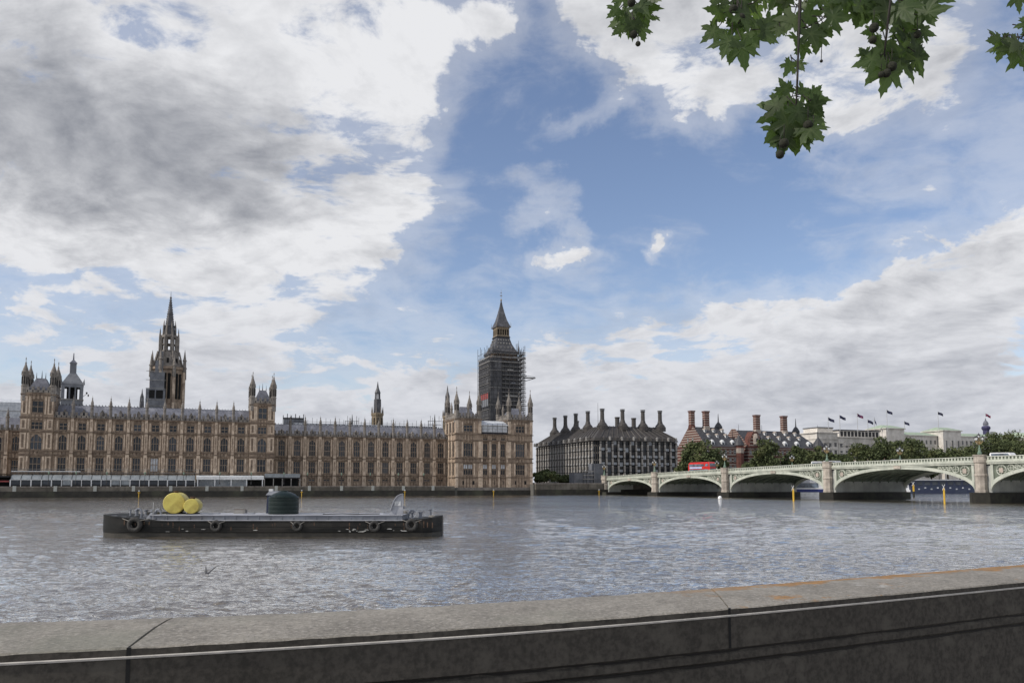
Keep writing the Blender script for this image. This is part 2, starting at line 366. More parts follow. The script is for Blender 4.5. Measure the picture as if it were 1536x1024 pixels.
# ------------------------------------------------------------------ ground, water
LAND = 4.4
g = MB()
for s_0, s_1, p_0, p_1, zt in ((-2500, 6000, 276.5, 6000, LAND), (-2500, S(683, 266) - .3, 262.4, 276.45, 2.6), (S(799.5, 262) + .3, 6000, 262.4, 276.45, 3.9)):
    q4 = [W(s_0, p_0, zt), W(s_1, p_0, zt), W(s_1, p_1, zt), W(s_0, p_1, zt)]; g.ring([[tuple(q - Vector((0, 0, 6))) for q in q4], [tuple(q) for q in q4]], 'ground')
struct(g.build('ground'))
def make_water():
    E0 = EYE; rows = np.linspace(236, 9.5, 640); Yr = F * E0 / rows; ucol = np.linspace(-.98, .98, 980)
    Yg, Ug = np.meshgrid(Yr, ucol, indexing='ij'); X = Ug * Yg; Y = Yg.copy()
    drow = np.gradient(Yr)[:, None] * np.ones_like(X); dcol = Yg * (ucol[1] - ucol[0])
    sp = np.maximum(drow * .9, dcol); rs = np.random.RandomState(3); Z = np.zeros_like(X)
    patch = .72 + .32 * np.sin(X * .05 + Y * .031 + 1.2) * np.sin(Y * .07 - X * .021) + .18 * np.sin(X * .17 + Y * .11)
    for i in range(64):
        L = .16 * (3.2 / .16) ** rs.rand(); th = R(86) + rs.randn() * .42; k = 2 * np.pi / L
        amp = .0068 * L ** .62 * min(1, (L / .3) ** .5) * (.6 + .8 * rs.rand()); fade = np.clip((L / sp - 2.2) / 2.5, 0, 1)
        phs = k * (X * np.cos(th) + Y * np.sin(th)) + rs.rand() * 6.28 + .8 * np.sin(X * .13 * rs.rand() + Y * .17 * rs.rand() + i)
        s = np.sin(phs); c_ = (1 - 1.9 * np.abs(np.sin(phs * .5 + i))) if i % 3 else s; Z += amp * fade * c_ * (patch if L < 3 else 1)
    n, mcol = X.shape; co_ = np.stack([X, Y, Z], -1).reshape(-1, 3).astype(np.float32)
    idx = np.arange(n * mcol).reshape(n, mcol); q = np.stack([idx[:-1, :-1], idx[:-1, 1:], idx[1:, 1:], idx[1:, :-1]], -1).reshape(-1, 4)
    me = bpy.data.meshes.new('water'); me.vertices.add(len(co_)); me.vertices.foreach_set('co', co_.ravel())
    me.loops.add(q.size); me.loops.foreach_set('vertex_index', q.ravel().astype(np.int32)); me.polygons.add(len(q))
    me.polygons.foreach_set('loop_start', (np.arange(len(q)) * 4).astype(np.int32)); me.polygons.foreach_set('loop_total', np.full(len(q), 4, np.int32))
    me.polygons.foreach_set('use_smooth', np.ones(len(q), bool)); me.materials.append(M['water']); me.update(); me.validate()
    o = bpy.data.objects.new('water', me); sc.collection.objects.link(o); struct(o)
make_water()
wb = MB(); wb.add([(-3000, -300, -.55), (5000, -300, -.55), (5000, 2500, -.55), (-3000, 2500, -.55)], [(0, 1, 2, 3)], 'water'); struct(wb.build('water'))
# ------------------------------------------------------------------ near parapet
def near_parapet():
    t = thing('parapet_wall', 'long stone parapet wall in the foreground with pale coping over a dark face', 'wall', (0, 0, 0))
    xs = [-500, -250, 0, 250, 500, 750, 1000, 1250, 1536, 1800, 2100]
    bk = [941, 938, 932.5, 925.5, 915.5, 902, 886, 868, 845.5, 823, 796]
    fr = [1000, 991, 980, 967.5, 953.5, 938, 919.5, 898, 871.5, 846, 815]
    T = 3.30
    B = [atZ(x, y, T) for x, y in zip(xs, bk)]; Fp = [atZ(x, y, T) for x, y in zip(xs, fr)]
    def resamp(P, n=120):
        P = [Vector(p) for p in P]; out = []
        for i in range(n):
            q = i / (n - 1) * (len(P) - 1); k = min(int(q), len(P) - 2); f = q - k
            p0, p1, p2, p3 = P[max(k - 1, 0)], P[k], P[k + 1], P[min(k + 2, len(P) - 1)]
            out.append(.5 * ((2 * p1) + (p2 - p0) * f + (2 * p0 - 5 * p1 + 4 * p2 - p3) * f * f + (3 * p1 - p0 - 3 * p2 + p3) * f ** 3))
        return out
    B = resamp(B); Fp = resamp(Fp); n = len(B)
    # joints between coping blocks
    def seam(px): return min(range(n), key=lambda i: abs(PX(Fp[i]) - px))
    cuts = [0, seam(203), seam(1090), n - 1]
    for ci in range(3):
        i0, i1 = cuts[ci], cuts[ci + 1]; v = []; ac = []; sec = 9; rs = random.Random(ci)
        idx = list(range(i0, i1 + 1))
        for q, i in enumerate(idx):
            f = Fp[i].copy(); b = B[i].copy(); dr = (Fp[min(i + 1, n - 1)] - Fp[max(i - 1, 0)]).normalized()
            if q == 0 and ci: f += dr * .004; b += dr * .004
            if q == len(idx) - 1 and ci < 2: f -= dr * .004; b -= dr * .004
            dist = min(abs(i - i0) if ci else 99, abs(i1 - i) if ci < 2 else 99); near = cuts[ci] if (ci and abs(i - i0) <= abs(i1 - i)) or ci == 2 else i1
            if dist < 6: b += dr * (1 - dist / 6) * (.16 if near == cuts[1] else -.12)
            # across direction, with a slight crown and rounded arrises
            for a, dz in ((-.001, -.0245), (-.001, -.005), (.010, 0), (.2, .004), (.5, .008), (.8, .006), (.97, 0), (1.0, -.012), (1.0, -.09)):
                p = f.lerp(b, a); v.append((p.x, p.y, T + dz + rs.uniform(-.0015, .0015))); ac.append(max(0, a))
        me = bpy.data.meshes.new('coping_block'); fs = []
        for q in range(len(idx) - 1):
            for k in range(sec - 1):
                a = q * sec + k; fs.append((a, a + sec, a + sec + 1, a + 1))
        fs += [tuple(range(sec)), tuple((len(idx) - 1) * sec + k for k in reversed(range(sec)))]
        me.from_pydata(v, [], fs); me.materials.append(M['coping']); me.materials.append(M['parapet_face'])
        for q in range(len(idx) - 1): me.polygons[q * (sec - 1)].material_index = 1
        at = me.attributes.new('across', 'FLOAT', 'POINT'); at.data.foreach_set('value', ac)
        o = bpy.data.objects.new('coping_block', me); sc.collection.objects.link(o); o.parent = t
    mb = MB(); prof = [(-.0, -.034), (-.0, -.158), (.016, -.164), (.016, -.174), (.002, -.180), (.002, -.204), (.020, -.212), (.020, -.222), (.004, -.228), (.004, -1.3)]
    led = MB(); secs = []; lsec = []
    for i in range(n):
        acr = (B[i] - Fp[i]); acr.z = 0; acr.normalize()
        secs.append([tuple(Fp[i] + acr * a + Vector((0, 0, dz))) for a, dz in prof] + [tuple(B[i] - acr * .05 + Vector((0, 0, dz))) for dz in (-4.5, -.09)])
        lsec.append([tuple(Fp[i] + acr * a + Vector((0, 0, dz))) for a, dz in ((.02, -.0250), (-.003, -.0255), (-.0055, -.028), (-.004, -.0335), (.02, -.0335))])
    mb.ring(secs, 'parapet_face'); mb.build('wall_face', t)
    led.ring(lsec, 'ledge'); led.build('ledge', t)
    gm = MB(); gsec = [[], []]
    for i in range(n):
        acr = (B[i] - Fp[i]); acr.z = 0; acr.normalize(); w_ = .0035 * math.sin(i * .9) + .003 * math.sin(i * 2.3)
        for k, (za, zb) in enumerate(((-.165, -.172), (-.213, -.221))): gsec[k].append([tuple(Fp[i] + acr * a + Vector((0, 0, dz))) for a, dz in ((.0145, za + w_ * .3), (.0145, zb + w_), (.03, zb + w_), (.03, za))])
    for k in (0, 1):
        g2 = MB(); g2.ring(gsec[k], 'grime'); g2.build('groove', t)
    jm = MB()
    for px in (203, 1090):
        i = seam(px); p = Fp[i]; dr = (Fp[i + 1] - p).normalized(); acr = (B[i] - p).normalized()
        for z0, z1 in ((-.157, -.0005), (-1.2, -.229)) if px < 500 else ((-.157, -.0005),):
            q = [p - acr * -.0 + dr * s_ * .006 - acr * a for s_, a in ((-1, .0025), (1, .0025), (1, -.02), (-1, -.02))]
            jm.ring([[(w.x, w.y, 3.3 + z0) for w in q], [(w.x, w.y, 3.3 + z1) for w in q]], 'shadow_dark')
    jm.build('joint', t)
    pv = MB(); A = [Fp[0] + Vector((0, 0, 0)), Fp[-1]]
    pv.add([(Fp[0].x, Fp[0].y, 2.2), (Fp[n // 2].x, Fp[n // 2].y, 2.2), (Fp[-1].x, Fp[-1].y, 2.2), (30, -30, 2.2), (-30, -30, 2.2)], [(0, 4, 3, 2, 1)], 'pavement'); struct(pv.build('pavement'))
near_parapet()
# ------------------------------------------------------------------ gothic kit
def turret(r, z0, z1, ztop, m='stone_grey', n=8):
    mb = MB(); h = ztop - z1
    mb.lathe(0, 0, [(r, z0), (r, z1 - .45 * (z1 - z0)), (r * 1.12, z1 - .44 * (z1 - z0)), (r * 1.12, z1 - .41 * (z1 - z0)), (r * .92, z1 - .40 * (z1 - z0)), (r * .92, z1 - .3), (r * 1.15, z1 - .15), (r * 1.15, z1 + .15)], n, m)
    for k in range(n):
        a = 2 * math.pi * k / n
        x, y = math.cos(a) * r * .86, math.sin(a) * r * .86
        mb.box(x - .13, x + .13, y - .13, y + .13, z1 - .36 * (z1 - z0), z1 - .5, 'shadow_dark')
        a += math.pi / n; mb.lathe(math.cos(a) * r, math.sin(a) * r, [(.16, z1), (.02, z1 + h * .22)], 4, m)
    mb.lathe(0, 0, [(r * .85, z1 + .15), (r * .95, z1 + h * .16), (r * .72, z1 + h * .34), (r * .36, z1 + h * .52), (r * .2, z1 + h * .62), (r * .3, z1 + h * .66), (r * .12, z1 + h * .70), (.06, z1 + h * .86), (.16, z1 + h * .88), (.03, ztop)], n, m)
    return mb
def pinnacle(z0, z1, w=.5, m='stone_grey'):
    mb = MB(); h = z1 - z0
    mb.lathe(0, 0, [(w, z0), (w, z0 + h * .52), (w * 1.35, z0 + h * .54), (w * 1.35, z0 + h * .59), (w * .8, z0 + h * .60), (w * 1.0, z0 + h * .66), (w * .55, z0 + h * .76), (w * .25, z0 + h * .84), (w * .5, z0 + h * .87), (w * .12, z0 + h * .9), (.03, z1)], 8, m)
    return mb
def window(w, h, lights=3, trans=1, arch=False, m='stone', glass='glass'):
    mb = MB(); mb.box(-w / 2, w / 2, .02, .10, 0, h, glass)
    lw = w / lights
    for k in range(lights + 1):
        x = -w / 2 + k * lw; t = .055 if 0 < k < lights else .12; mb.box(max(x - t, -w / 2), min(x + t, w / 2), -.18, .019, 0, h, m)
    for k in range(trans):
        z = h * (k + 1) / (trans + 1); mb.box(-w / 2 + .161, w / 2 - .161, -.13, .018, z - .08, z + .08, m)
    mb.box(-w / 2 + .162, w / 2 - .162, -.16, .017, h - .28, h, m); mb.box(-w / 2 + .162, w / 2 - .162, -.2, .016, 0, .2, m)
    if arch:
        for s in (-1, 1):
            mb.poly([(s * w / 2, h - .28), (s * w / 2, h - w * .62), (s * w * .36, h - w * .36), (s * w * .12, h - .28)][::s], -.2, .015, m)
    return mb.data('window')
def wall_grid(mb, xs, rows, y, th, zlo, zhi, m='stone', spm='stone_dark'):
    """wall along x made of piers and spandrels round openings; xs=[(cx,w)], rows=[(z0,z1)]"""
    x_prev = None
    ed = []
    for cx, w in xs: ed.append((cx - w / 2, cx + w / 2))
    return ed
def facade(t, x0, x1, cols, rows, y, th, zlo, zhi, wins, m='stone', spm='stone_dark', axis=0):
    """front wall with real openings. cols=[(cx,w)], rows=[(z0,z1)], wins=[mesh per row]"""
    mb = MB(); edges = [x0] + [e for cx, w in cols for e in (cx - w / 2, cx + w / 2)] + [x1]
    for i in range(0, len(edges), 2):
        if edges[i + 1] - edges[i] > .01: mb.box(edges[i], edges[i + 1], y, y + th, zlo, zhi, m)
    zs = [zlo] + [e for r in rows for e in r] + [zhi]
    for cx, w in cols:
        for i in range(0, len(zs), 2):
            if zs[i + 1] - zs[i] > .01:
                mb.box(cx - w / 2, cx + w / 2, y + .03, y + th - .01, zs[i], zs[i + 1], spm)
                if zs[i + 1] - zs[i] > 1.2:                   # carved panels
                    k = max(2, int(w / .9))
                    for q in range(k):
                        a = cx - w / 2 + (q + .5) * w / k; mb.box(a - w / k * .33, a + w / k * .33, y - .09, y + .028, zs[i] + .35, zs[i + 1] - .35, m)
    return mb
def place_windows(t, cols, rows, wins, y, rz=0, conv=None, alt=None):
    for r, (z0, z1) in enumerate(rows):
        for c, (cx, w) in enumerate(cols):
            me = wins[r]
            if alt and (r, c) in alt: me = alt[(r, c)]
            loc = (cx, y + .42, z0) if conv is None else conv(cx, y + .42, z0)
            link(me, 'window', t, loc, rz)
def buttresses(t, xs, y, z0, z1, ztop, w=.62, dep=.8, strings=(), m='stone_pale'):
    mb = MB(); zs = [z0] + list(strings) + [z1]
    for i in range(len(zs) - 1):
        k = 1 - .10 * i; mb.box(-w * k, w * k, -dep * k, .0, zs[i] + (.16 if i else 0), zs[i + 1] - .16, m)
        mb.box(-w - .1, w + .1, -dep * k - .12, .0, zs[i + 1] - .16, zs[i + 1] + .16 if i < len(zs) - 2 else zs[i + 1], 'stone_dark')
    for i in range(len(zs) - 1):                              # sunk niches on each stage
        if zs[i + 1] - zs[i] > 3: mb.box(-w * .35, w * .35, -dep * (1 - .1 * i) - .05, -dep * (1 - .1 * i) + .02, zs[i] + 1.6, zs[i + 1] - 1.0, 'stone')
    me = mb.data('buttress'); pm = pinnacle(z1, ztop, w * .8).data('pinnacle')
    for x in xs:
        o = link(me, 'buttress', t, (x, y, 0)); link(pm, 'pinnacle', o, (0, -dep * .5, 0))
def strings_(mb, x0, x1, y, zs, pr=.32, h=.3, m='stone_dark'):
    for z in zs: mb.box(x0, x1, y - pr, y - .002, z - h / 2, z + h / 2, m)
def battlement(mb, x0, x1, y, z, m='stone_grey', step=1.3, h=1.0, th=.4, base=.7):
    mb.box(x0, x1, y, y + th, z, z + base, m); n = max(2, int((x1 - x0) / step)); q = (x1 - x0) / n
    for i in range(n):
        mb.box(x0 + i * q + q * .18, x0 + i * q + q * .72, y + .02, y + th - .02, z + base, z + base + h, m)
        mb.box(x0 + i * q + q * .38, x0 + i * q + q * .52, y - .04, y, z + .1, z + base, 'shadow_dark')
# ------------------------------------------------------------------ Palace: central range
PC, PWg, PT = 269.0, 276.0, 268.4
sL0, sL1 = S(28.5, PC), S(78.5, PC); sR0, sR1 = S(373.5, PC), S(411, PC)
print('towers', sL0, sL1, sR0, sR1, 'wing end', S(670, PWg), 'pavilion', S(683, 266), S(798.5, 266))
def central_range():
    L = sR0 - sL1; t = thing('palace_range', 'long brown gothic palace range of three storeys between the two square river towers', 'building', W(sL1, PC), FR)
    n = 11; bay = L / n; cols = [((i + .5) * bay, bay * .44) for i in range(n)]; rows = [(7.6, 12.0), (13.9, 18.7), (19.9, 22.3)]
    wins = [window(bay * .44, 4.4, 3, 1), window(bay * .44, 4.8, 3, 1, True), window(bay * .44, 2.4, 2, 1)]
    ws2 = window(bay * .44, 4.4, 3, 1, glass='pale_pane')
    mb = facade(t, .05, L - .05, cols, rows, 0, .9, LAND, 23.3, wins)
    mb.box(0.1, L - .1, .9, 16, LAND, 22.9, 'stone'); strings_(mb, 0.06, L - .06, 0, (7.0, 12.5, 13.6, 19.4)); mb.box(.06, L - .06, -.4, .35, 23.3, 23.7, 'stone_dark')
    battlement(mb, .06, L - .06, -.05, 23.7)
    for cx, w in cols:                                         # flanking blind tracery strips
        for s_ in (-1, 1):
            for z0, z1 in ((7.6, 11.9), (14.1, 18.9), (20, 22.6)): mb.box(cx + s_ * (w / 2 + .42) - .2, cx + s_ * (w / 2 + .42) + .2, -.11, -.001, z0, z1, 'stone_pale')
    mb.build('wall', t); place_windows(t, cols, rows, wins, 0, alt={(1, 2): window(bay * .44, 4.8, 3, 2, True), (0, 5): ws2})
    buttresses(t, [i * bay for i in range(1, n)], 0, LAND, 23.6, 30.6, .55, .85, (7.0, 13.0, 19.4))
    rf = MB(); rf.polyx([(1.2, 23.2), (6.2, 28.0), (6.8, 28.0), (15.5, 23.2)], .1, L - .1, 'lead_roof')
    for k in range(int(L / .9)): rf.box(k * .9 + .3, k * .9 + .38, 5.9, 7.1, 28.0, 28.35, 'iron_dark')
    rf.build('roof', t)
    dm = MB(); dm.box(-.4, .4, 1.7, 3.0, 24.6, 25.5, 'stone_grey'); dm.poly([(-.5, 25.5), (.5, 25.5), (0, 26.5)], 1.6, 3.6, 'stone_grey'); dm.box(-.25, .25, 1.6, 1.69, 24.7, 25.4, 'glass'); me = dm.data('dormer')
    for i in range(n): link(me, 'dormer', t, ((i + .5) * bay, 0, 0))
central_range()
def south_wing():
    s0 = S(-190, PC + 7); s1 = sL0; L = s1 - s0
    t = thing('palace_wing', 'palace wing of two tall storeys cut off by the left edge of the photo', 'building', W(s0, PC + 7), FR)
    n = 8; bay = L / n; cols = [((i + .5) * bay, bay * .44) for i in range(n)]; rows = [(7.4, 11.2), (13.7, 18.4)]
    wins = [window(bay * .44, 3.8, 3, 1), window(bay * .44, 4.7, 3, 1, True)]
    mb = facade(t, 0, L - .05, cols, rows, 0, .9, LAND, 19.6, wins); mb.box(0.1, L - .1, .9, 14, LAND, 19.3, 'stone'); strings_(mb, 0, L - .06, 0, (6.8, 11.6, 13.3))
    mb.box(0, L - .06, -.4, .35, 19.6, 20, 'stone_dark'); battlement(mb, 0, L - .06, -.05, 20); mb.build('wall', t)
    place_windows(t, cols, rows, wins, 0); buttresses(t, [i * bay for i in range(0, n)], 0, LAND, 20, 27, .55, .85, (6.8, 12.5))
    rf = MB(); rf.polyx([(1.2, 19.5), (6, 24.2), (6.6, 24.2), (14, 19.5)], 0, L - .1, 'lead_roof'); rf.build('roof', t)
south_wing()
def north_wing():
    s0 = sR1; s1 = S(671, PWg) ; L = s1 - s0; off = 0
    t = thing('palace_wing', 'palace wing of two tall storeys between the right square tower and the end pavilion', 'building', W(s0, PWg), FR)
    xs = [S(x, PWg) - s0 for x in (434.4, 456.9, 479.7, 501.8, 524, 546.1, 567.4, 589.1, 609.9, 631, 650.8)]
    n = 12; ed = [0.4] + xs + [L]; cols = [((ed[i] + ed[i + 1]) / 2, 2.15) for i in range(n)]; rows = [(4.7, 5.7), (7.4, 11.6), (13.2, 18.9)]
    wins = [window(2.15, 1.0, 2, 0), window(2.15, 4.2, 3, 1), window(2.15, 5.7, 3, 2, True)]
    mb = facade(t, .05, L - .05, cols, rows, 0, .9, LAND - 1.6, 19.7, wins); mb.box(0.1, L - .1, .9, 15, LAND, 19.4, 'stone'); strings_(mb, .06, L - .06, 0, (6.7, 11.9, 12.9))
    for cx, w in cols:
        for s_ in (-1, 1):
            for z0, z1 in ((7.4, 11.6), (13.2, 19.0)): mb.box(cx + s_ * (w / 2 + .40) - .17, cx + s_ * (w / 2 + .40) + .17, -.11, -.001, z0, z1, 'stone_pale')
    mb.box(.06, L - .06, -.4, .35, 19.7, 20.1, 'stone_dark'); battlement(mb, .06, L - .06, -.05, 20.1); mb.build('wall', t)
    place_windows(t, cols, rows, wins, 0); buttresses(t, xs, 0, LAND - 1.4, 20.0, 27.2, .60, .9, (6.7, 12.4))
    rf = MB(); rf.polyx([(1.2, 19.6), (5.4, 24.3), (6.0, 24.3), (14, 19.6)], .1, L - .1, 'lead_roof')
    for k in range(int(L / .9)): rf.box(k * .9 + .3, k * .9 + .38, 5.2, 6.2, 24.3, 24.65, 'iron_dark')
    rf.build('roof', t)
    dm = MB(); dm.box(-.36, .36, 1.7, 2.8, 20.9, 21.7, 'stone_grey'); dm.poly([(-.46, 21.7), (.46, 21.7), (0, 22.6)], 1.6, 3.4, 'stone_grey'); dm.box(-.22, .22, 1.6, 1.69, 21.0, 21.6, 'glass'); me = dm.data('dormer')
    for cx, w in cols: link(me, 'dormer', t, (cx, 0, 0))
north_wing()
def square_tower(s0, s1, p, label, grp, z_par=30.0, ztop=40.3, base=LAND, rows=((7.6, 12.0), (13.9, 18.7), (19.9, 22.4), (24.8, 28.6)), D=8.4, roof=34.5, sides=True):
    Wd = s1 - s0; t = thing('square_tower', label, 'tower', W(s0, p - .6), FR, grp); rows = list(rows)
    ww = Wd * .36; cols = [(Wd / 2, ww)]; wins = [window(ww, b - a, 3 if i != 3 else 2, 1, i == 1) for i, (a, b) in enumerate(rows)]
    mb = facade(t, 0, Wd, cols, rows, 0, .9, base, z_par, wins)
    mb.box(0.0, Wd, .9, D, base, z_par - .1, 'stone')
    for z in (7.0, 12.5, 13.6, 19.4, 23.5, z_par - .6): mb.ring([[(x, y, z + dz) for x, y in ((-.25, -.25), (Wd + .25, -.25), (Wd + .25, D + .25), (-.25, D + .25))] for dz in (-.18, .18)], 'stone_dark')
    for x in (.9, Wd - .9):
        for z0, z1 in ((7.6, 12), (14.2, 18.9), (20, 23), (24.4, z_par - 1.2)): mb.box(x - .75, x + .75, -.2, -.001, z0, z1, 'stone_pale'); mb.box(x - .3, x + .3, -.24, -.201, z0 + .4, z1 - .4, 'stone_dark')
    for x in (Wd / 2 - ww / 2 - .55, Wd / 2 + ww / 2 + .55):
        for z0, z1 in ((7.6, 12), (14.2, 18.9), (20, 23), (24.4, z_par - 1.2)): mb.box(x - .22, x + .22, -.14, -.001, z0, z1, 'stone_pale')
    for yy in (2.5, 5.6):                                       # tall blind panels on the flanks
        for x0_, x1_ in ((-.12, -.001), (Wd + .001, Wd + .12)):
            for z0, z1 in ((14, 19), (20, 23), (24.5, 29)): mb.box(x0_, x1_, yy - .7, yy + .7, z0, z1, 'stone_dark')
    battlement(mb, .9, Wd - .9, -.1, z_par, step=1.2); battlement(mb, .9, Wd - .9, D - .3, z_par, step=1.2)
    for x in (-.1, Wd - .3):
        mb.box(x, x + .4, .9, D - .9, z_par, z_par + .8, 'stone_grey')
        for k in range(5): mb.box(x + .02, x + .38, 1.2 + k * 1.3, 1.9 + k * 1.3, z_par + .8, z_par + 1.9, 'stone_grey')
    mb.build('wall', t); place_windows(t, cols, rows, wins, 0)
    rf = MB(); rf.frust(.9, Wd - .9, .9, D - .9, z_par, Wd * .36, Wd * .64, D * .36, D * .64, roof, 'lead_roof')
    for x in (Wd * .36, Wd * .64): rf.lathe(x, D * .36, [(.16, roof), (.02, roof + 1.8)], 4, 'iron_dark')
    rf.lathe(Wd / 2, D / 2, [(.2, roof), (.04, roof + 2.4)], 4, 'iron_dark'); rf.build('roof', t)
    tm = turret(.92, z_par - 2.6, z_par + 5.2, ztop).data('corner_turret')
    for x, y in ((.6, .6), (Wd - .6, .6), (.6, D - .6), (Wd - .6, D - .6)): link(tm, 'corner_turret', t, (x, y, 0))
    return t
G1 = 'square towers rising from the palace river front'
square_tower(sL0, sL1, PC, 'square gothic tower with four turrets at the left end of the palace', G1, z_par=30.9, ztop=41.4, roof=35.5)
square_tower(sR0, sR1, PC, 'square turreted tower between the taller range and the lower wing', G1)
def pavilion():
    p = 266.0; s0, s1 = S(683, p), S(798.5, p); L = s1 - s0; a = S(721.5, p) - s0; b = S(762, p) - s0; D = 12.5
    t = thing('palace_pavilion', 'end pavilion of the palace standing straight out of the river, with eight turrets', 'building', W(s0, p), FR)
    cols = [(a / 2, a * .36), ((b + L) / 2, (L - b) * .36)] ; mid = [a + (b - a) * k for k in (.17, .5, .83)]
    rows = [(7.0, 11.0), (13.4, 18.4), (22.2, 24.8)]; zb = 2.0
    mid_rows = rows[:2] + [(19.3, 20.3)]
    mb = MB()
    for x0, x1, cc in ((0, a, [cols[0]]), (b, L, [cols[1]])):
        q = facade(t, x0, x1, cc, rows, 0, .9, zb, 27.0, None); o = len(mb.v); mb.v += q.v; mb.f += [tuple(i + o for i in f) for f in q.f]; mm = [mb.mi(k) for k in q.mats]; mb.m += [mm[i] for i in q.m]; mb.sm += q.sm
    mc = [(x, 1.7) for x in mid]
    q = facade(t, a, b, mc, mid_rows, .35, .9, zb, 21.6, None); o = len(mb.v); mb.v += q.v; mb.f += [tuple(i + o for i in f) for f in q.f]; mm = [mb.mi(k) for k in q.mats]; mb.m += [mm[i] for i in q.m]; mb.sm += q.sm
    mb.box(0, a, .9, D, zb, 26.8, 'stone'); mb.box(b, L, .9, D, zb, 26.8, 'stone'); mb.box(a, b, 1.25, D, zb, 21.4, 'stone')
    for z in (6.2, 11.5, 12.9, 19.2, 21.4): mb.ring([[(x, y, z + dz) for x, y in ((-.3, -.3), (L + .3, -.3), (L + .3, D - .3), (-.3, D - .3))] for dz in (-.16, .16)], 'stone_dark')
    for x0, x1 in ((-.3, a + .3), (b - .3, L + .3)):
        mb.ring([[(x, y, 26.6 + dz) for x, y in ((x0, -.32), (x1, -.32), (x1, D + .3), (x0, D + .3))] for dz in (-.2, .25)], 'stone_dark')
        battlement(mb, x0 + .3, x1 - .3, -.12, 27.0, step=1.1, h=1.1); battlement(mb, x0 + .3, x1 - .3, D - .3, 27.0)
        for x in (x0 + .25, x1 - .6):
            for k in range(7): mb.box(x, x + .35, 1 + k * 1.6, 1.9 + k * 1.6, 27, 28.8, 'stone_grey')
            mb.box(x + .01, x + .34, .8, D - .8, 27.0, 27.9, 'stone_grey')
    for x in (.5, a - .5, b + .5, L - .5):
        for z0, z1 in ((2.0, 6.0), (6.4, 11.2), (13.2, 18.9), (21.8, 26.2)): mb.box(x - .5, x + .5, -.32, -.001, z0, z1, 'stone_pale')
        mb.box(x - .62, x + .62, -.5, -.001, .6, 2.6, 'stone_pale')
    for x in [(mid[0] + mid[1]) / 2, (mid[1] + mid[2]) / 2, a + .35, b - .35]: mb.box(x - .3, x + .3, -.1, .349, 2, 19, 'stone_pale')
    for cx, w in cols:
        for s_ in (-1, 1):
            for z0, z1 in ((7, 11.1), (13.4, 18.6), (22, 25.6)): mb.box(cx + s_ * (w / 2 + .5) - .22, cx + s_ * (w / 2 + .5) + .22, -.15, -.001, z0, z1, 'stone_pale')
    for cx in [a * .33, a * .7] + mid + [b + (L - b) * .33, b + (L - b) * .7]: mb.box(cx - .45, cx + .45, (-.03 if cx < a or cx > b else .32), (.5 if cx < a or cx > b else .8), 3.7, 5.0, 'shadow_dark')
    for y in (2.5, 6.2, 9.9):
        for z0, z1 in ((7, 11), (13.4, 18.6), (22, 25.6)): mb.box(-.03, .3, y - .8, y + .8, z0, z1, 'shadow_dark'); mb.box(-.1, -.031, y - .1, y + .1, z0, z1, 'stone')
        mb.box(-.25, -.001, y + 1.3, y + 2.1, 2, 26, 'stone_pale')
    mb.build('wall', t)
    pl = window(a * .36, 4.0, 4, 1); pl2 = window(a * .36, 5.0, 4, 1); pl3 = window(a * .36, 2.6, 3, 1)
    place_windows(t, cols, rows, [pl, pl2, pl3], 0); place_windows(t, mc, mid_rows, [window(1.7, 4.0, 2, 1), window(1.7, 5.0, 2, 1), window(1.7, 1.0, 2, 0)], .35)
    bl = MB(); bl.box(-.7, .7, -.03, .0, 0, 1.5, 'pale_pane'); me = bl.data('window_blind')
    for x in [cols[0][0] - .9, cols[0][0] + .9] + mid: link(me, 'window_blind', t, (x, .41 if x < a else .76, 9.3))
    bs = MB(); bs.box(-.25, L + .25, -.55, D, 1.7, 2.7, 'stone_grey'); bs.box(-.5, L + .6, -.9, D, -2, 1.7, 'tidal'); bs.build('plinth', t)
    sh = MB(); sh.box(a + .4, b - .4, -.1, .3, 22.2, 24.8, 'sheeting'); sh.polyx([(-.5, 24.8), (4.5, 26.6), (4.5, 26.2), (-.5, 24.5)], a + .05, b - .05, 'sheeting')
    for k in range(6): x = a + .5 + k * (b - a - 1) / 5; sh.tube([(x, -.6, 21.3), (x, -.6, 25.4)], .06, 'scaffold', 5)
    for z in (22.2, 23.4, 24.6): sh.box(a + .2, b - .2, -.7, -.55, z - .06, z + .06, 'plank')
    sh.build('roof_sheeting', t)
    for x0, x1 in ((0, a), (b, L)):
        rf = MB(); rf.frust(x0 + 1, x1 - 1, 1, D - 1, 27, x0 + 3, x1 - 3, 4.5, D - 4.5, 31.4, 'lead_roof'); rf.build('roof', t)
        tm = turret(.9, 25.4, 32.2, 38.2).data('corner_turret'); ts = pinnacle(27, 33.5, .42).data('pinnacle')
        for x in (x0 + .55, x1 - .55):
            for y in (.6, D - .6): link(tm, 'corner_turret', t, (x, y, 0))
        link(ts, 'pinnacle', t, ((x0 + x1) / 2, .1, 0)); link(ts, 'pinnacle', t, (x0 + .4, D / 2, 0))
    rf = MB(); rf.polyx([(1.3, 21.6), (5, 24), (D - 3, 24), (D, 21.6)], a, b, 'lead_roof'); rf.build('roof', t)
pavilion()
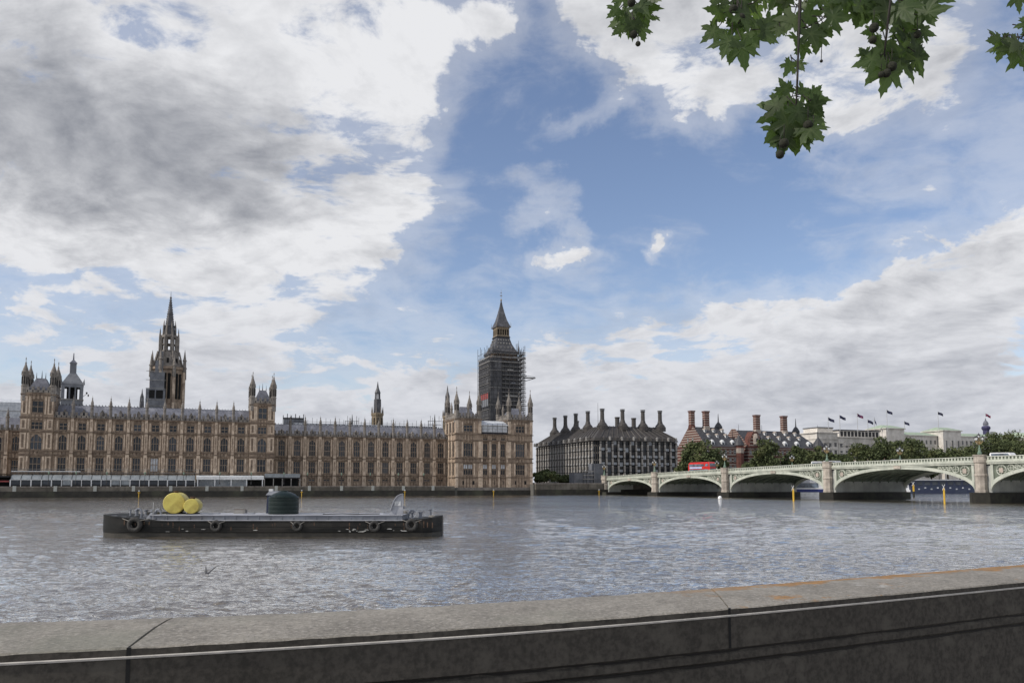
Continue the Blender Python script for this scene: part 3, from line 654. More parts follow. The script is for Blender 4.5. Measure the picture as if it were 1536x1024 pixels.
# river terrace wall
def terrace():
    s0, s1 = S(-400, 262), S(683, 263) - .6
    t = thing('river_wall', 'long dark stained river wall carrying the palace terrace', 'wall', W(s0, 261.5), FR); L = s1 - s0
    mb = MB(); mb.box(0, L, 0, 1.2, 1.75, 2.95, 'river_wall'); mb.box(0, L, -.35, 1.2, -2, 1.75, 'tidal'); mb.box(0, L, -.12, 1.3, 2.95, 3.2, 'stone_grey')
    mb.build('wall_face', t); me = MB().box(-.45, .45, -.3, -.001, 1.76, 3.3, 'pier_side').data('wall_pier')
    x = S(25, 261.5) - s0 - 30.6 * 2
    while x < L - 2: link(me, 'wall_pier', t, (x, 0, 0)); x += 10.2
    g2 = MB(); p0 = 262.7; a = W(s0, p0, 3.3); pts = [W(s0, 262.69, 3.0), W(s1, 262.69, 3.0), W(s1, 270, 3.0), W(s0, 270, 3.0)]
terrace()
def embankment():
    s0, s1 = S(799.5, 262), 900
    t = thing('river_wall', 'dark river wall running from the palace pavilion under the bridge to the far right', 'wall', W(s0 + .8, 261.5), FR); L = s1 - s0
    mb = MB(); mb.box(0, L, 0, 1.2, 1.9, 3.9, 'river_wall'); mb.box(0, L, -.4, 1.2, -2, 1.9, 'tidal'); mb.box(0, L, -.12, 1.3, 3.9, 4.25, 'stone_grey'); mb.build('wall_face', t)
embankment()
# marquees on the terrace
def marquees():
    p = 263.4; s0 = S(18, p); s1 = S(294, p); L = s1 - s0
    t = thing('marquee', 'long terrace marquee with a clear grey roof and white framed windows', 'marquee', W(s0, p, -.7), FR)
    mb = MB(); mb.polyx([(0, 5.9), (.9, 7.0), (2.6, 7.3), (4.6, 5.9)], 0, L, 'tent_clear'); mb.build('roof', t)
    nb = 19; q = L / nb; wl = MB(); wl.box(.1, L - .1, 4.3, 4.4, 3.9, 5.9, 'white_paint'); wl.box(.1, L - .1, .1, .2, 3.9, 4.3, 'shadow_dark'); wl.build('wall', t)
    fm = MB(); rb = MB()
    for k in range(nb + 1):
        wd = .30 if k % 2 == 0 else .18; fm.box(k * q - wd / 2, k * q + wd / 2, 0, .3, 3.9, 5.8, 'white_paint')
    fm.box(0, L, -.1, .35, 5.75, 5.89, 'white_paint'); fm.build('frame', t)
    rm = MB(); rm.polyx([(-.06, 5.92), (.86, 7.06), (2.6, 7.38), (2.6, 7.28), (.9, 6.98), (0, 5.85)], -.06, .06, 'iron_dark'); rm = rm.data('rib')
    for k in range(nb + 1): link(rm, 'rib', t, (k * q, 0, 0))
    gl = MB()
    for k in range(nb):
        gl.box(k * q + .25, (k + 1) * q - .25, .12, .16, 4.3, 5.7, 'glass' if k not in (10, 11, 5) else 'tent_clear')
    gl.build('window', t)
    s2, s3 = S(296, p), S(397, p); L = s3 - s2
    t = thing('marquee', 'white flat topped terrace marquee right of the long clear roofed one', 'marquee', W(s2, p, -.75), FR)
    mb = MB(); mb.box(0, L, -.2, 4.8, 6.0, 6.9, 'white_paint'); mb.polyx([(-.2, 6.9), (2.3, 7.3), (4.8, 6.9)], 0, L, 'tent_cloth'); mb.build('roof', t)
    w = MB(); w.box(.1, L * .76, 3.6, 3.7, 3.9, 6.0, 'tent_cloth'); w.box(L * .76, L - .1, 3.4, 3.5, 3.9, 6, 'shadow_dark'); w.build('wall', t)
    for k in (0.02, .27, .51, .74, .98): MB().box(L * k - .15, L * k + .15, 0, .3, 3.9, 6, 'white_paint').build('pole', t)
    s4, s5 = S(398, p), S(451, p); L = s5 - s4
    t = thing('pavilion_frame', 'dark open terrace shelter with a glass parapet right of the white marquee', 'shelter', W(s4, p, -.75), FR)
    mb = MB(); mb.box(0, L, 0, 4.8, 6.4, 6.75, 'iron_dark'); mb.box(0, L, 4.7, 4.8, 3.9, 6.4, 'shadow_dark'); mb.build('roof', t); MB().box(0, L, 0, .08, 6.75, 7.9, 'tent_clear').build('glass_parapet', t)
    for k in range(5): MB().box(L * k / 4 - .12, L * k / 4 + .12, 0, .24, 3.9, 6.4, 'plank').build('pole', t)
    s6, s7 = S(-160, p), S(16, p); L = s7 - s6
    t = thing('marquee', 'dark terrace shelter with red stripe at the left edge of the photo', 'marquee', W(s6, p, -.75), FR)
    mb = MB(); mb.box(0, L, 0, 4.8, 6.6, 7.0, 'iron_dark'); mb.box(0, L, 4.2, 4.8, 3.9, 6.6, 'shadow_dark'); mb.build('roof', t); MB().box(0, L, 0, .1, 5.2, 5.6, 'red_cloth').build('stripe', t)
    s8, s9 = S(20, 267.2), S(300, 267.2); L = s9 - s8
    t = thing('walkway_scaffold', 'scaffold walkway with handrails along the foot of the palace behind the marquee', 'scaffolding', W(s8, 266.2), FR)
    mb = MB()
    for z in (7.2, 8.2): mb.box(0, L, 0, .09, z, z + .1, 'plank')
    mb.box(0, L * .35, -.1, 1.0, 7.5, 7.7, 'white_paint'); mb.build('handrail', t); mb = MB()
    for k in range(36): mb.box(L * k / 35 - .05, L * k / 35 + .05, 0.1, .2, LAND, 8.4, 'scaffold')
    mb.build('upright', t)
marquees()
# lamp posts along the terrace
def terrace_lamps():
    t = thing('lamp_post', 'thin terrace lamp post standing on the palace river wall', 'lamp', W(S(75, 262), 262), FR, 'lamp posts along the palace river wall')
    MB().lathe(0, 0, [(.2, 3.8), (.12, 4.4), (.07, 4.6), (.07, 6.6), (.14, 6.7)], 6, 'iron_dark').build('post', t)
    MB().lathe(0, 0, [(.16, 6.7), (.3, 7.2), (.12, 7.4), (.03, 7.7)], 6, 'lamp_green').build('lantern', t)
    for px in (116, 162, 219, 277, 331, 378, 427, 462, 513, 556, 598, 636): tree_copy(t, W(S(px, 262), 262))
terrace_lamps()
# yellow markers on the foot of the wall
def markers():
    t = None
    for px, p, lab in ((211, 259.8, 'small yellow river marker left of the yellow tanks'), (454, 259.8, 'small yellow river marker right of the green tank'), (608, 259.8, 'small yellow river marker right of the barge fin'), (740.5, 263.8, 'small pale river marker in front of the end pavilion'), (898, 259.5, 'small yellow river marker left of the bridge')):
        if t is None:
            t = thing('river_marker', lab, 'marker', W(S(px, p), p), FR, 'yellow markers at the foot of the river wall')
            MB().lathe(0, 0, [(.1, -1.5), (.1, 1.6)], 6, 'yellow_paint').build('post', t)
            MB().box(-.4, .4, -.06, .06, 1.25, 1.42, 'yellow_paint').box(-.18, .18, -.07, .07, 1.7, 2.05, 'sign_white').build('topmark', t)
        else: tree_copy(t, W(S(px, p), p), label=lab)
markers()
# ------------------------------------------------------------------ towers behind
def spire_tower():
    Y = 330; w = atY(250.5, 600, Y); t = thing('spire_tower', 'tall octagonal gothic tower with an open lantern and needle spire behind the palace', 'tower', (w.x, w.y, 0), FR)
    mb = MB(); n = 8
    mb.lathe(0, 0, [(6.6, 20), (6.6, 37), (6.3, 37.5), (6.3, 51), (6.9, 51.3), (6.9, 52.3), (6.0, 52.5)], 8, 'stone')
    for k in range(8):
        a = math.pi / 8 + k * math.pi / 4; a2 = k * math.pi / 4
        for dz in (-.8, .8):      # tall paired lancets on each face
            cx, cy = math.cos(a2) * 5.92, math.sin(a2) * 5.92; tx, ty = -math.sin(a2) * dz, math.cos(a2) * dz
            mb.tube([(cx + tx, cy + ty, 39), (cx + tx, cy + ty, 49.5)], .55, 'shadow_dark', 4)
        bx, by = math.cos(a) * 6.7, math.sin(a) * 6.7
        mb.tube([(bx, by, 20), (bx, by, 51)], .62, 'stone_pale', 5)
    mb.build('lower_stage', t)
    pm = MB(); pm.lathe(0, 0, [(.8, 50.5), (.7, 55.0), (.95, 55.2), (.6, 56), (.05, 60)], 6, 'stone_grey'); me = pm.data('pinnacle')
    for k in range(8): a = math.pi / 8 + k * math.pi / 4; link(me, 'pinnacle', t, (math.cos(a) * 6.9, math.sin(a) * 6.9, 0 if k % 2 else -2.5))
    mid = MB(); mid.lathe(0, 0, [(6.0, 52.4), (5.2, 54.5), (4.1, 57.5), (3.5, 59)], 8, 'stone_grey')
    for k in range(8):
        a = math.pi / 8 + k * math.pi / 4; mid.tube([(math.cos(a) * 6.2, math.sin(a) * 6.2, 52), (math.cos(a) * 4.4, math.sin(a) * 4.4, 59)], .35, 'stone_grey', 4)
        a = k * math.pi / 4; mid.box(math.cos(a) * 4.7 - .4, math.cos(a) * 4.7 + .4, math.sin(a) * 4.7 - .4, math.sin(a) * 4.7 + .4, 54, 56, 'shadow_dark')
    mid.build('middle_stage', t)
    lan = MB(); lan.lathe(0, 0, [(3.3, 58.5), (3.3, 59.6)], 8, 'stone_grey'); lan.lathe(0, 0, [(3.5, 65.0), (3.5, 65.9), (2.4, 66.3)], 8, 'stone_grey'); lan.lathe(0, 0, [(3.3, 62.0), (3.3, 62.3)], 8, 'stone_grey')
    for k in range(8):
        a = math.pi / 8 + k * math.pi / 4; lan.tube([(math.cos(a) * 3.2, math.sin(a) * 3.2, 59), (math.cos(a) * 3.2, math.sin(a) * 3.2, 65.2)], .74, 'stone_grey', 5)
        lan.tube([(math.cos(a) * 3.9, math.sin(a) * 3.9, 56.5), (math.cos(a) * 3.9, math.sin(a) * 3.9, 65), (math.cos(a) * 3.8, math.sin(a) * 3.8, 69)], [.36, .36, .04], 'stone_grey', 5)
    lan.build('lantern', t)
    sp = MB(); sp.lathe(0, 0, [(2.3, 66), (2.1, 69.6), (2.35, 69.8), (2.35, 70.3), (1.75, 70.4), (1.15, 75), (1.3, 75.1), (1.3, 75.5), (1.05, 75.6), (.25, 82.2), (.45, 82.4), (.12, 82.8), (.05, 85.0)], 8, 'clock_roof')
    for k in range(8):
        a = math.pi / 8 + k * math.pi / 4; sp.tube([(math.cos(a) * 2.6, math.sin(a) * 2.6, 66), (math.cos(a) * 2.5, math.sin(a) * 2.5, 70), (math.cos(a) * 2.3, math.sin(a) * 2.3, 72.5)], [.3, .25, .03], 'stone_grey', 4)
        for z in range(71, 83): rr = 1.75 * (84 - z) / 13.5 + .05; sp.box(math.cos(a) * rr - .1, math.cos(a) * rr + .1, math.sin(a) * rr - .1, math.sin(a) * rr + .1, z, z + .3, 'stone_grey')
    sp.build('spire', t)
    tp = MB()                                                     # sheeted scaffold on its near left side
    tp.box(-7.6, -.4, -8.2, -3.2, 22, 42.5, 'tarpaulin'); tp.box(-6.4, -.9, -7.4, -3.0, 42.5, 49.5, 'tarpaulin'); tp.box(-4.6, -1.6, -6.4, -3.0, 49.5, 54.5, 'tarpaulin'); tp.box(-3.4, -1.8, -5.4, -3, 54.5, 58.5, 'tarpaulin')
    for z in (33, 35.5, 38, 42.6, 46, 49.6): tp.box(-7.7, -.3, -8.3, -8.2, z, z + .2, 'plank')
    for x0, x1 in ((-6.4, -4.3), (-3.8, -1.2)): tp.box(x0, x1, -8.26, -8.19, 38.6, 42, 'shadow_dark')
    tp.build('scaffold_sheeting', t)
spire_tower()
def clock_tower():
    Y = 372; c = atY(751.5, 600, Y); t = thing('clock_tower', 'tall clock tower wrapped in dark scaffolding below its pointed spire', 'tower', (c.x, c.y, 0), FR)
    def sqr(h, z): return [(-h, -h, z), (h, -h, z), (h, h, z), (-h, h, z)]
    mb = MB(); mb.box(-6.0, 6.0, -6.0, 6.0, LAND, 66, 'stone_dark')
    for s_ in (-1, 1):
        for k in range(5): mb.box(-5.4 + k * 2.4, -4.2 + k * 2.4, -6.15, -6.0, 12, 50, 'stone')
    mb.build('shaft', t)
    r = MB(); r.ring([sqr(6.4, 64.4), sqr(6.6, 65.4), sqr(5.6, 66.2), sqr(4.0, 69.5), sqr(3.1, 72.6)], 'clock_roof'); r.ring([sqr(3.4, 72.6), sqr(3.4, 73.1)], 'iron_dark')
    for z, h in ((67.2, 5.1), (69.3, 4.1), (70.9, 3.6)):
        for k in range(5):
            x = -h * .7 + k * h * .35
            for a, b in ((x, -h), (-h, x)): r.box(a - .22, a + .22, b - .22, b + .22, z, z + .8, 'plank')
    r.build('lower_roof', t)
    b = MB(); b.ring([sqr(2.4, 73.0), sqr(2.4, 77.2)], 'shadow_dark'); b.ring([sqr(3.1, 73.1), sqr(3.1, 73.8)], 'belfry_stone'); b.ring([sqr(2.9, 76.5), sqr(3.2, 77.6)], 'belfry_stone')
    for k in range(6):
        x = -2.8 + k * 1.12
        for a, c2 in ((x, -2.8), (x, 2.8), (-2.8, x), (2.8, x)): b.box(a - .2, a + .2, c2 - .2, c2 + .2, 73.8, 76.5, 'belfry_stone')
    b.build('belfry', t)
    sp = MB(); sp.ring([sqr(3.6, 77.6), sqr(3.5, 78.0), sqr(2.2, 81.2), sqr(1.35, 84.6), sqr(.62, 88), sqr(.18, 90.8)], 'clock_roof'); sp.lathe(0, 0, [(.2, 90.7), (.45, 91.1), (.2, 91.6), (.08, 91.8), (.05, 96.2)], 6, 'gold')
    sp.box(-.6, .6, -.08, .08, 93.2, 93.4, 'gold'); sp.box(-.08, .08, -.6, .6, 93.21, 93.39, 'gold'); sp.box(-.35, .35, -.07, .07, 94.6, 94.8, 'gold')
    for x, y in ((-3.6, -3.6), (3.6, -3.6), (-3.6, 3.6), (3.6, 3.6)): sp.lathe(x, y, [(.12, 77.6), (.03, 80.2)], 4, 'gold')
    sp.build('spire', t)
    for x, y in ((-6.4, -6.4), (6.4, -6.4), (6.4, 6.4)): MB().lathe(x, y, [(.4, 65), (.4, 67), (.15, 68.5), (.04, 71)], 6, 'clock_roof').build('pinnacle', t)
    # scaffolding
    H = 8.7; nt = MB(); nt.box(-H + .4, -H + .5, -H + .2, H, 26, 62.0, 'netting'); nt.box(-H + .5, -2.6, -H + .4, -H + .5, 24, 62.0, 'netting'); nt.box(-2.6, 6.6, -H + 1.35, -H + 1.45, 24, 61, 'netting')
    nt.build('debris_net', t)
    sf = MB(); lv = [24 + 2.0 * k for k in range(21)]
    for k in range(10):
        x = -H + k * (2 * H / 9); top = 65.5 + (k * 37 % 5) * .9
        for yy in (-H, -H + 1.3): sf.tube([(x, yy, 22), (x, yy, top)], .1, 'scaffold', 4)
        for xx in (-H, H, H - 1.3): sf.tube([(xx, x, 22), (xx, x, top - .6 * (k % 3))], .1, 'scaffold', 4)
    for z in lv:
        for yy in (-H, -H + 1.3): sf.box(-H - .2, H + .5, yy - .06, yy + .06, z + .9, z + 1.02, 'scaffold')
        for xx in (-H, H): sf.box(xx - .06, xx + .06, -H, H, z + .9, z + 1.02, 'scaffold')
    sf.build('scaffold_tubes', t)
    bd = MB()
    for i, z in enumerate(lv):
        bd.box(-2.4 if i % 4 else -H, H + .3 + (i * 13 % 7) * .12, -H + .05, -H + 1.3, z, z + .22, 'plank'); bd.box(H - 1.3, H + .25, -H + .1, H, z - .01, z + .08, 'plank' if i % 3 == 0 else 'scaffold')
        if i % 2: bd.box(-H - .05, -H + .3, -H + 1, H - 1, z, z + .16, 'plank')
        if i % 3 == 1: bd.box(-1 + i % 5, 3 + i % 4, -H - .05, -H, z + .1, z + .8, 'tarpaulin' if i % 2 else 'plank')
    for z in (62.2, 60.0): bd.box(-H - .2, H + .5, -H - .1, -H, z, z + .35, 'plank'); bd.box(-H - .12, -H - .02, -H, H, z, z + .35, 'plank')
    bd.build('boards', t)
    ar = MB(); ar.box(H, H + 5.8, -H + 1, -H + 2.6, 53.3, 53.7, 'plank'); ar.tube([(H, -H + 1.5, 51.6), (H + 5.6, -H + 1.5, 53.4)], .14, 'scaffold', 4); ar.tube([(H, -H + 1.2, 54.6), (H + 5.6, -H + 1.2, 53.9)], .08, 'scaffold', 4); ar.build('loading_platform', t)
    bn = MB(); bn.box(-H - .1, -H - .02, -H + 2, H - 2, 43, 45.6, 'red_cloth'); bn.box(-H - .09, -H - .02, -H + 2, H - 2, 39.6, 42.9, 'tarpaulin')
    for k in range(6): bn.box(-H - .16, -H - .1, -H + 1.4 + k * 2.8, -H + 1.9 + k * 2.8, 39, 46.5, 'scaffold')
    bn.build('banner', t)
clock_tower()
def vent_tower():
    Y = 290; w = atY(107.5, 600, Y); t = thing('ventilation_tower', 'grey boarded tower with open windows and a stub stack right of the left square tower', 'tower', (w.x, w.y, 0), FR + R(10))
    h = 3.5; mb = MB()
    def q(a, z): return [(-a, -a, z), (a, -a, z), (a, a, z), (-a, a, z)]
    mb.ring([q(h, 25), q(h, 34.6)], 'tarpaulin')
    for x0, x1 in ((-h, -2.5), (-1.2, -.7), (.7, 1.2), (2.5, h)):
        mb.box(x0, x1, -h, -h + .5, 34.6, 39, 'tarpaulin'); mb.box(x0, x1, h - .5, h, 34.6, 39, 'tarpaulin'); 
        mb.box(-h, -h + .5, max(x0, -h + .51), min(x1, h - .51), 34.6, 39, 'tarpaulin'); mb.box(h - .5, h, max(x0, -h + .51), min(x1, h - .51), 34.6, 39, 'tarpaulin')
    mb.box(-1.7, 1.7, -1.7, 1.7, 34, 39, 'shadow_dark'); mb.ring([q(h, 39), q(h, 40.2)], 'tarpaulin'); mb.ring([q(h + .2, 34.3), q(h + .2, 34.7)], 'plank')
    mb.build('wall', t)
    r = MB(); r.ring([q(h + .1, 40.2), q(2.2, 42.6), q(1.1, 44.4)], 'tarpaulin'); r.ring([q(1.05, 44.4), q(1.05, 48.4)], 'tarpaulin'); r.ring([q(1.25, 48.2), q(.25, 49.5), q(.12, 52)], 'lead_roof')
    for x, y in ((-h, -h), (h, -h), (h, h), (-h, h)): r.add([(x - .4, y, 40), (x + .4, y, 40), (x * 1.05, y * 1.05, 42.4), (x, y - .3, 40), (x, y + .3, 40)], [(0, 3, 2), (3, 1, 2), (1, 4, 2), (4, 0, 2)], 'tarpaulin')
    r.build('roof', t)
    cm = MB(); cm.tube([(h, 0, 36), (h + 1.6, 0, 37.4)], .07, 'iron_dark', 4); cm.box(h + 1, h + 1.5, -.2, .2, 37.2, 37.8, 'iron_dark'); cm.box(h + 1.6, h + 2, -.2, .2, 36.2, 37, 'iron_dark'); cm.build('floodlight', t)
vent_tower()
def lantern_turret(px, py_top, Y, label, r=2.3, z0=24):
    w = atY(px, 620, Y); zt = atY(px, py_top, Y).z; t = thing('roof_turret', label, 'turret', (w.x, w.y, 0), FR)
    h = zt - z0; mb = MB(); mb.lathe(0, 0, [(r, z0 - 4), (r, z0 + h * .34), (r * 1.12, z0 + h * .35), (r * 1.12, z0 + h * .39), (r * .72, z0 + h * .40)], 8, 'belfry_stone')
    for k in range(8): a = k * math.pi / 4; mb.box(math.cos(a) * r * .86 - .3, math.cos(a) * r * .86 + .3, math.sin(a) * r * .86 - .3, math.sin(a) * r * .86 + .3, z0 + h * .14, z0 + h * .3, 'shadow_dark')
    mb.build('base', t); u = MB(); u.lathe(0, 0, [(r * .68, z0 + h * .39), (r * .62, z0 + h * .66)], 8, 'clock_roof')
    for k in range(8): a = math.pi / 8 + k * math.pi / 4; u.tube([(math.cos(a) * r * 1.02, math.sin(a) * r * 1.02, z0 + h * .38), (math.cos(a) * r, math.sin(a) * r, z0 + h * .44), (math.cos(a) * r, math.sin(a) * r, z0 + h * .52)], [.22, .18, .02], 'stone_grey', 4); u.tube([(math.cos(a) * r * .45, math.sin(a) * r * .45, z0 + h * .66), (math.cos(a) * r * .4, math.sin(a) * r * .4, z0 + h * .78)], .14, 'clock_roof', 4)
    u.lathe(0, 0, [(r * .52, z0 + h * .77), (r * .5, z0 + h * .79), (r * .2, z0 + h * .88), (.06, zt)], 8, 'clock_roof'); u.build('spirelet', t)
lantern_turret(566, 572, 320, 'small dark roof turret with a tapering top above the palace wing', 2.3, 24)
lantern_turret(212, 583, 300, 'small pointed turret left of the octagonal spire tower', 1.3, 26)
lantern_turret(671, 578, 300, 'slim stone stair turret just left of the end pavilion', 1.7, 22)
def roof_clutter():
    def yy(px, py, Y): return atY(px, py, Y)
    t = thing('site_cabin', 'grey roof scaffold platform right of the middle square tower', 'scaffolding', yy(440, 634, 300) - Vector((0, 0, 0)), FR)
    mb = MB(); mb.box(-3.8, 3.8, -1, 1, 1.4, 1.9, 'scaffold'); mb.box(-3.6, 3.6, -1.1, -1, -1.5, 1.3, 'tarpaulin'); mb.build('platform', t); mb = MB()
    for k in range(6): mb.box(-3.8 + k * 1.5, -3.7 + k * 1.5, -1.1, 1, -4, 2.8 + (k % 2) * .6, 'iron_dark')
    mb.build('upright', t)
    t = thing('temporary_roof', 'pale temporary roof with curved top behind the left edge of the palace', 'roof', yy(-5, 620, 310), FR)
    mb = MB(); mb.polyx([(0, -4), (0, 4.6), (6, 6.4), (12, 5.6), (12, -4)], -14, 11.5, 'sheeting'); mb.build('cover', t)
    mb = MB(); mb.box(-13.9, 11.4, -.2, -.02, 1.1, 1.25, 'plank'); mb.build('rail', t)
    for px, lab in ((528, 'cluster of roof masts above the palace wing left of the dark turret'), (652, 'small roof mast rig beside the end pavilion stair turret')):
        t = thing('roof_mast', lab, 'mast', yy(px, 640, 310), FR); mb = MB()
        mb.lathe(0, 0, [(.5, -4), (.35, 1.8), (.05, 5)], 6, 'iron_dark'); mb.build('mast', t); mb = MB()
        for k in range(7): x = -2.6 + k * .87; mb.tube([(x, 0, -3), (x, 0, 2.2 + (k * 7 % 4) * .7)], .07, 'iron_dark', 4)
        mb.box(-2.8, 2.8, -.06, .06, 2.2, 2.35, 'iron_dark'); mb.box(-2.6, 2.6, -.06, .06, .8, .95, 'iron_dark'); mb.build('antenna', t)
    t = thing('scaffold_rail', 'pale scaffold rail and sheeting along the roofs behind the palace wing', 'scaffolding', W(S(440, 296), 296), FR); L = S(655, 296) - S(440, 296)
    mb = MB(); mb.box(0, L, 0, 1, 22.0, 26.0, 'sheeting'); mb.build('sheeting', t); mb = MB()
    for k in range(34): mb.box(L * k / 33 - .05, L * k / 33 + .05, -.2, -.1, 22, 27.2 + (k * 5 % 3) * .4, 'scaffold')
    mb.box(0, L, -.2, -.1, 26.5, 26.6, 'scaffold'); mb.build('upright', t)
roof_clutter()
# ------------------------------------------------------------------ Portcullis-style office block
def office_block():
    s0, p0 = 156.3, 309.7; Lx, Ly = 41.0, 66.0; ze = 22.8
    t = thing('office_building', 'dark bronze office building with tall chimneys left of the bridge', 'building', W(s0, p0), FR)
    core = MB(); core.box(2.2, Lx - .4, .9, Ly, LAND, ze, 'bronze'); core.box(.9, 2.2, 2.2, Ly, LAND, ze, 'bronze'); core.build('wall', t)
    nx, ny = 13, 21; bx = (Lx - 2.6) / nx; by = (Ly - 2.6) / ny
    pr = MB(); pr.box(-.33, .33, -.3, .75, LAND, ze - .2, 'portcullis_stone')
    for k in range(6): pr.box(-.46, .46, -.42, .5, LAND + 1.4 + k * 3.15, LAND + 1.75 + k * 3.15, 'bronze_light')
    me = pr.data('stone_pier')
    fl = [LAND + .4 + k * 3.15 for k in range(6)]
    def bay(b, seed):
        q = MB(); rs = random.Random(seed); q.box(-b / 2 + .4, b / 2 - .4, .5, .88, LAND, ze, 'glass')
        for z in fl:
            q.box(-b / 2 + .42, b / 2 - .42, .3, .5, z - .25, z + .35, 'bronze')
            pale = rs.random() < (.55 if z > LAND + 6 else .18)
            if pale: q.box(-b / 2 + .75, b / 2 - .75, .44, .5, z + .35 + rs.choice((.2, .9)), z + 2.35, 'pale_pane')
            q.box(-b / 2 + .42, b / 2 - .42, .1, .5, z + 2.5, z + 2.62, 'bronze_light')
            q.box(-.06, .06, .38, .5, z + .4, z + 2.5, 'bronze')
        return q.data('window_bay')
    variants = [bay(bx, i) for i in range(5)]
    for i in range(nx + 1): link(me, 'stone_pier', t, (2.6 + i * bx, 0, 0))
    for i in range(nx): link(variants[(i * 3 + i // 4) % 5], 'window_bay', t, (2.6 + (i + .5) * bx, 0, 0))
    for i in range(ny + 1): link(me, 'stone_pier', t, (0, 2.6 + i * by, 0), -math.pi / 2)
    for i in range(ny): link(variants[(i * 2 + i // 3) % 5], 'window_bay', t, (0, 2.6 + (i + .5) * by, 0), -math.pi / 2)
    cn = MB(); cn.ring([[(.3, 2.3, z), (2.3, .3, z), (2.6, 2.6, z)] for z in (LAND, ze)], 'glass')
    for z in fl: cn.ring([[(.15, 2.35, z + a), (2.35, .15, z + a), (2.7, 2.7, z + a)] for a in (-.2, .45)], 'bronze_light')
    for a in (.33, .66): x, y = .3 + 2 * a, 2.3 - 2 * a; cn.box(x - .1, x + .1, y - .3, y + .1, LAND, ze, 'bronze')
    cn.build('corner_bay', t)
    rf = MB(); rf.frust(-.9, Lx + .6, -.9, Ly, ze, -.3, Lx, -.3, Ly - .6, ze + 1.3, 'bronze'); rf.frust(-.2, Lx - .1, -.2, Ly - .7, ze + 1.3, 7.5, Lx - 7.5, 7.5, Ly - 7.5, 29.8, 'bronze')
    for k in range(nx + 1):
        x = 2.6 + k * bx; x2 = 7.6 + (x) / Lx * (Lx - 15.2); rf.tube([(x, -.3, ze + 1.3), (x2, 7.3, 29.8)], .25, 'bronze_light', 4); rf.lathe(x + bx / 2 if k < nx else x - .5, -.6, [(.55, ze + .2), (.55, ze + 1.6), (.3, ze + 1.9)], 6, 'plank' if k % 2 else 'bronze_light')
    for k in range(ny + 1):
        y = 2.6 + k * by; y2 = 7.6 + y / Ly * (Ly - 15.2); rf.tube([(-.3, y, ze + 1.3), (7.3, y2, 29.8)], .25, 'bronze_light', 4); rf.lathe(-.6, y + by / 2, [(.55, ze + .2), (.55, ze + 1.6), (.3, ze + 1.9)], 6, 'plank' if k % 2 else 'bronze_light')
    rf.build('roof', t)
    for (x, m_) in ((22, 'cupola_blue'), (10.5, 'bronze_light'), (33, 'bronze_light')):
        q = MB(); q.ring([[(x - 2.2, 2.2, 25.0), (x + 2.2, 2.2, 25.0), (x + 2.2, 5.0, 27.4), (x - 2.2, 5.0, 27.4)], [(x - 2.2, 2.0, 25.25), (x + 2.2, 2.0, 25.25), (x + 2.2, 4.8, 27.65), (x - 2.2, 4.8, 27.65)]], m_); q.build('skylight', t)
    for y, m_ in ((16, 'bronze_light'), (31, 'sheeting'), (44, 'sheeting')):
        q = MB(); q.ring([[(2.2, y - 2.2, 25.0), (2.2, y + 2.2, 25.0), (5.0, y + 2.2, 27.4), (5.0, y - 2.2, 27.4)], [(2.0, y - 2.2, 25.25), (2.0, y + 2.2, 25.25), (4.8, y + 2.2, 27.65), (4.8, y - 2.2, 27.65)]], m_); q.build('skylight', t)
    ch = MB(); ch.lathe(0, 0, [(2.6, 28.0), (2.6, 29.9), (2.2, 30.2), (2.1, 30.6), (1.25, 31.6), (1.0, 32.7)], 16, 'bronze'); ch.lathe(0, 0, [(.95, 32.6), (.9, 36.6), (1.12, 36.7), (1.12, 37.0)], 12, 'bronze_light')
    ch.lathe(0, 0, [(.85, 37.0), (.85, 37.3)], 10, 'pale_pane'); ch.lathe(0, 0, [(1.15, 37.3), (1.15, 37.6)], 12, 'bronze'); me = ch.data('chimney')
    for x, y in ((7.5, 7.5), (17.5, 7), (28, 7), (37, 7), (7, 21), (7, 34), (7, 46), (7, 59)): link(me, 'chimney', t, (x, y, 0))
    cs = MB(); cs.lathe(0, 0, [(1.12, 28), (1.08, 35.0), (1.3, 35.1), (1.3, 35.6)], 12, 'bronze_light'); me = cs.data('chimney')
    for x, y in ((24, 24), (34, 26), (16, 52)): link(me, 'chimney', t, (x, y, 0))
    MB().lathe(4.6, 6, [(.1, 29), (.06, 40)], 5, 'iron_dark').build('mast', t)
office_block()
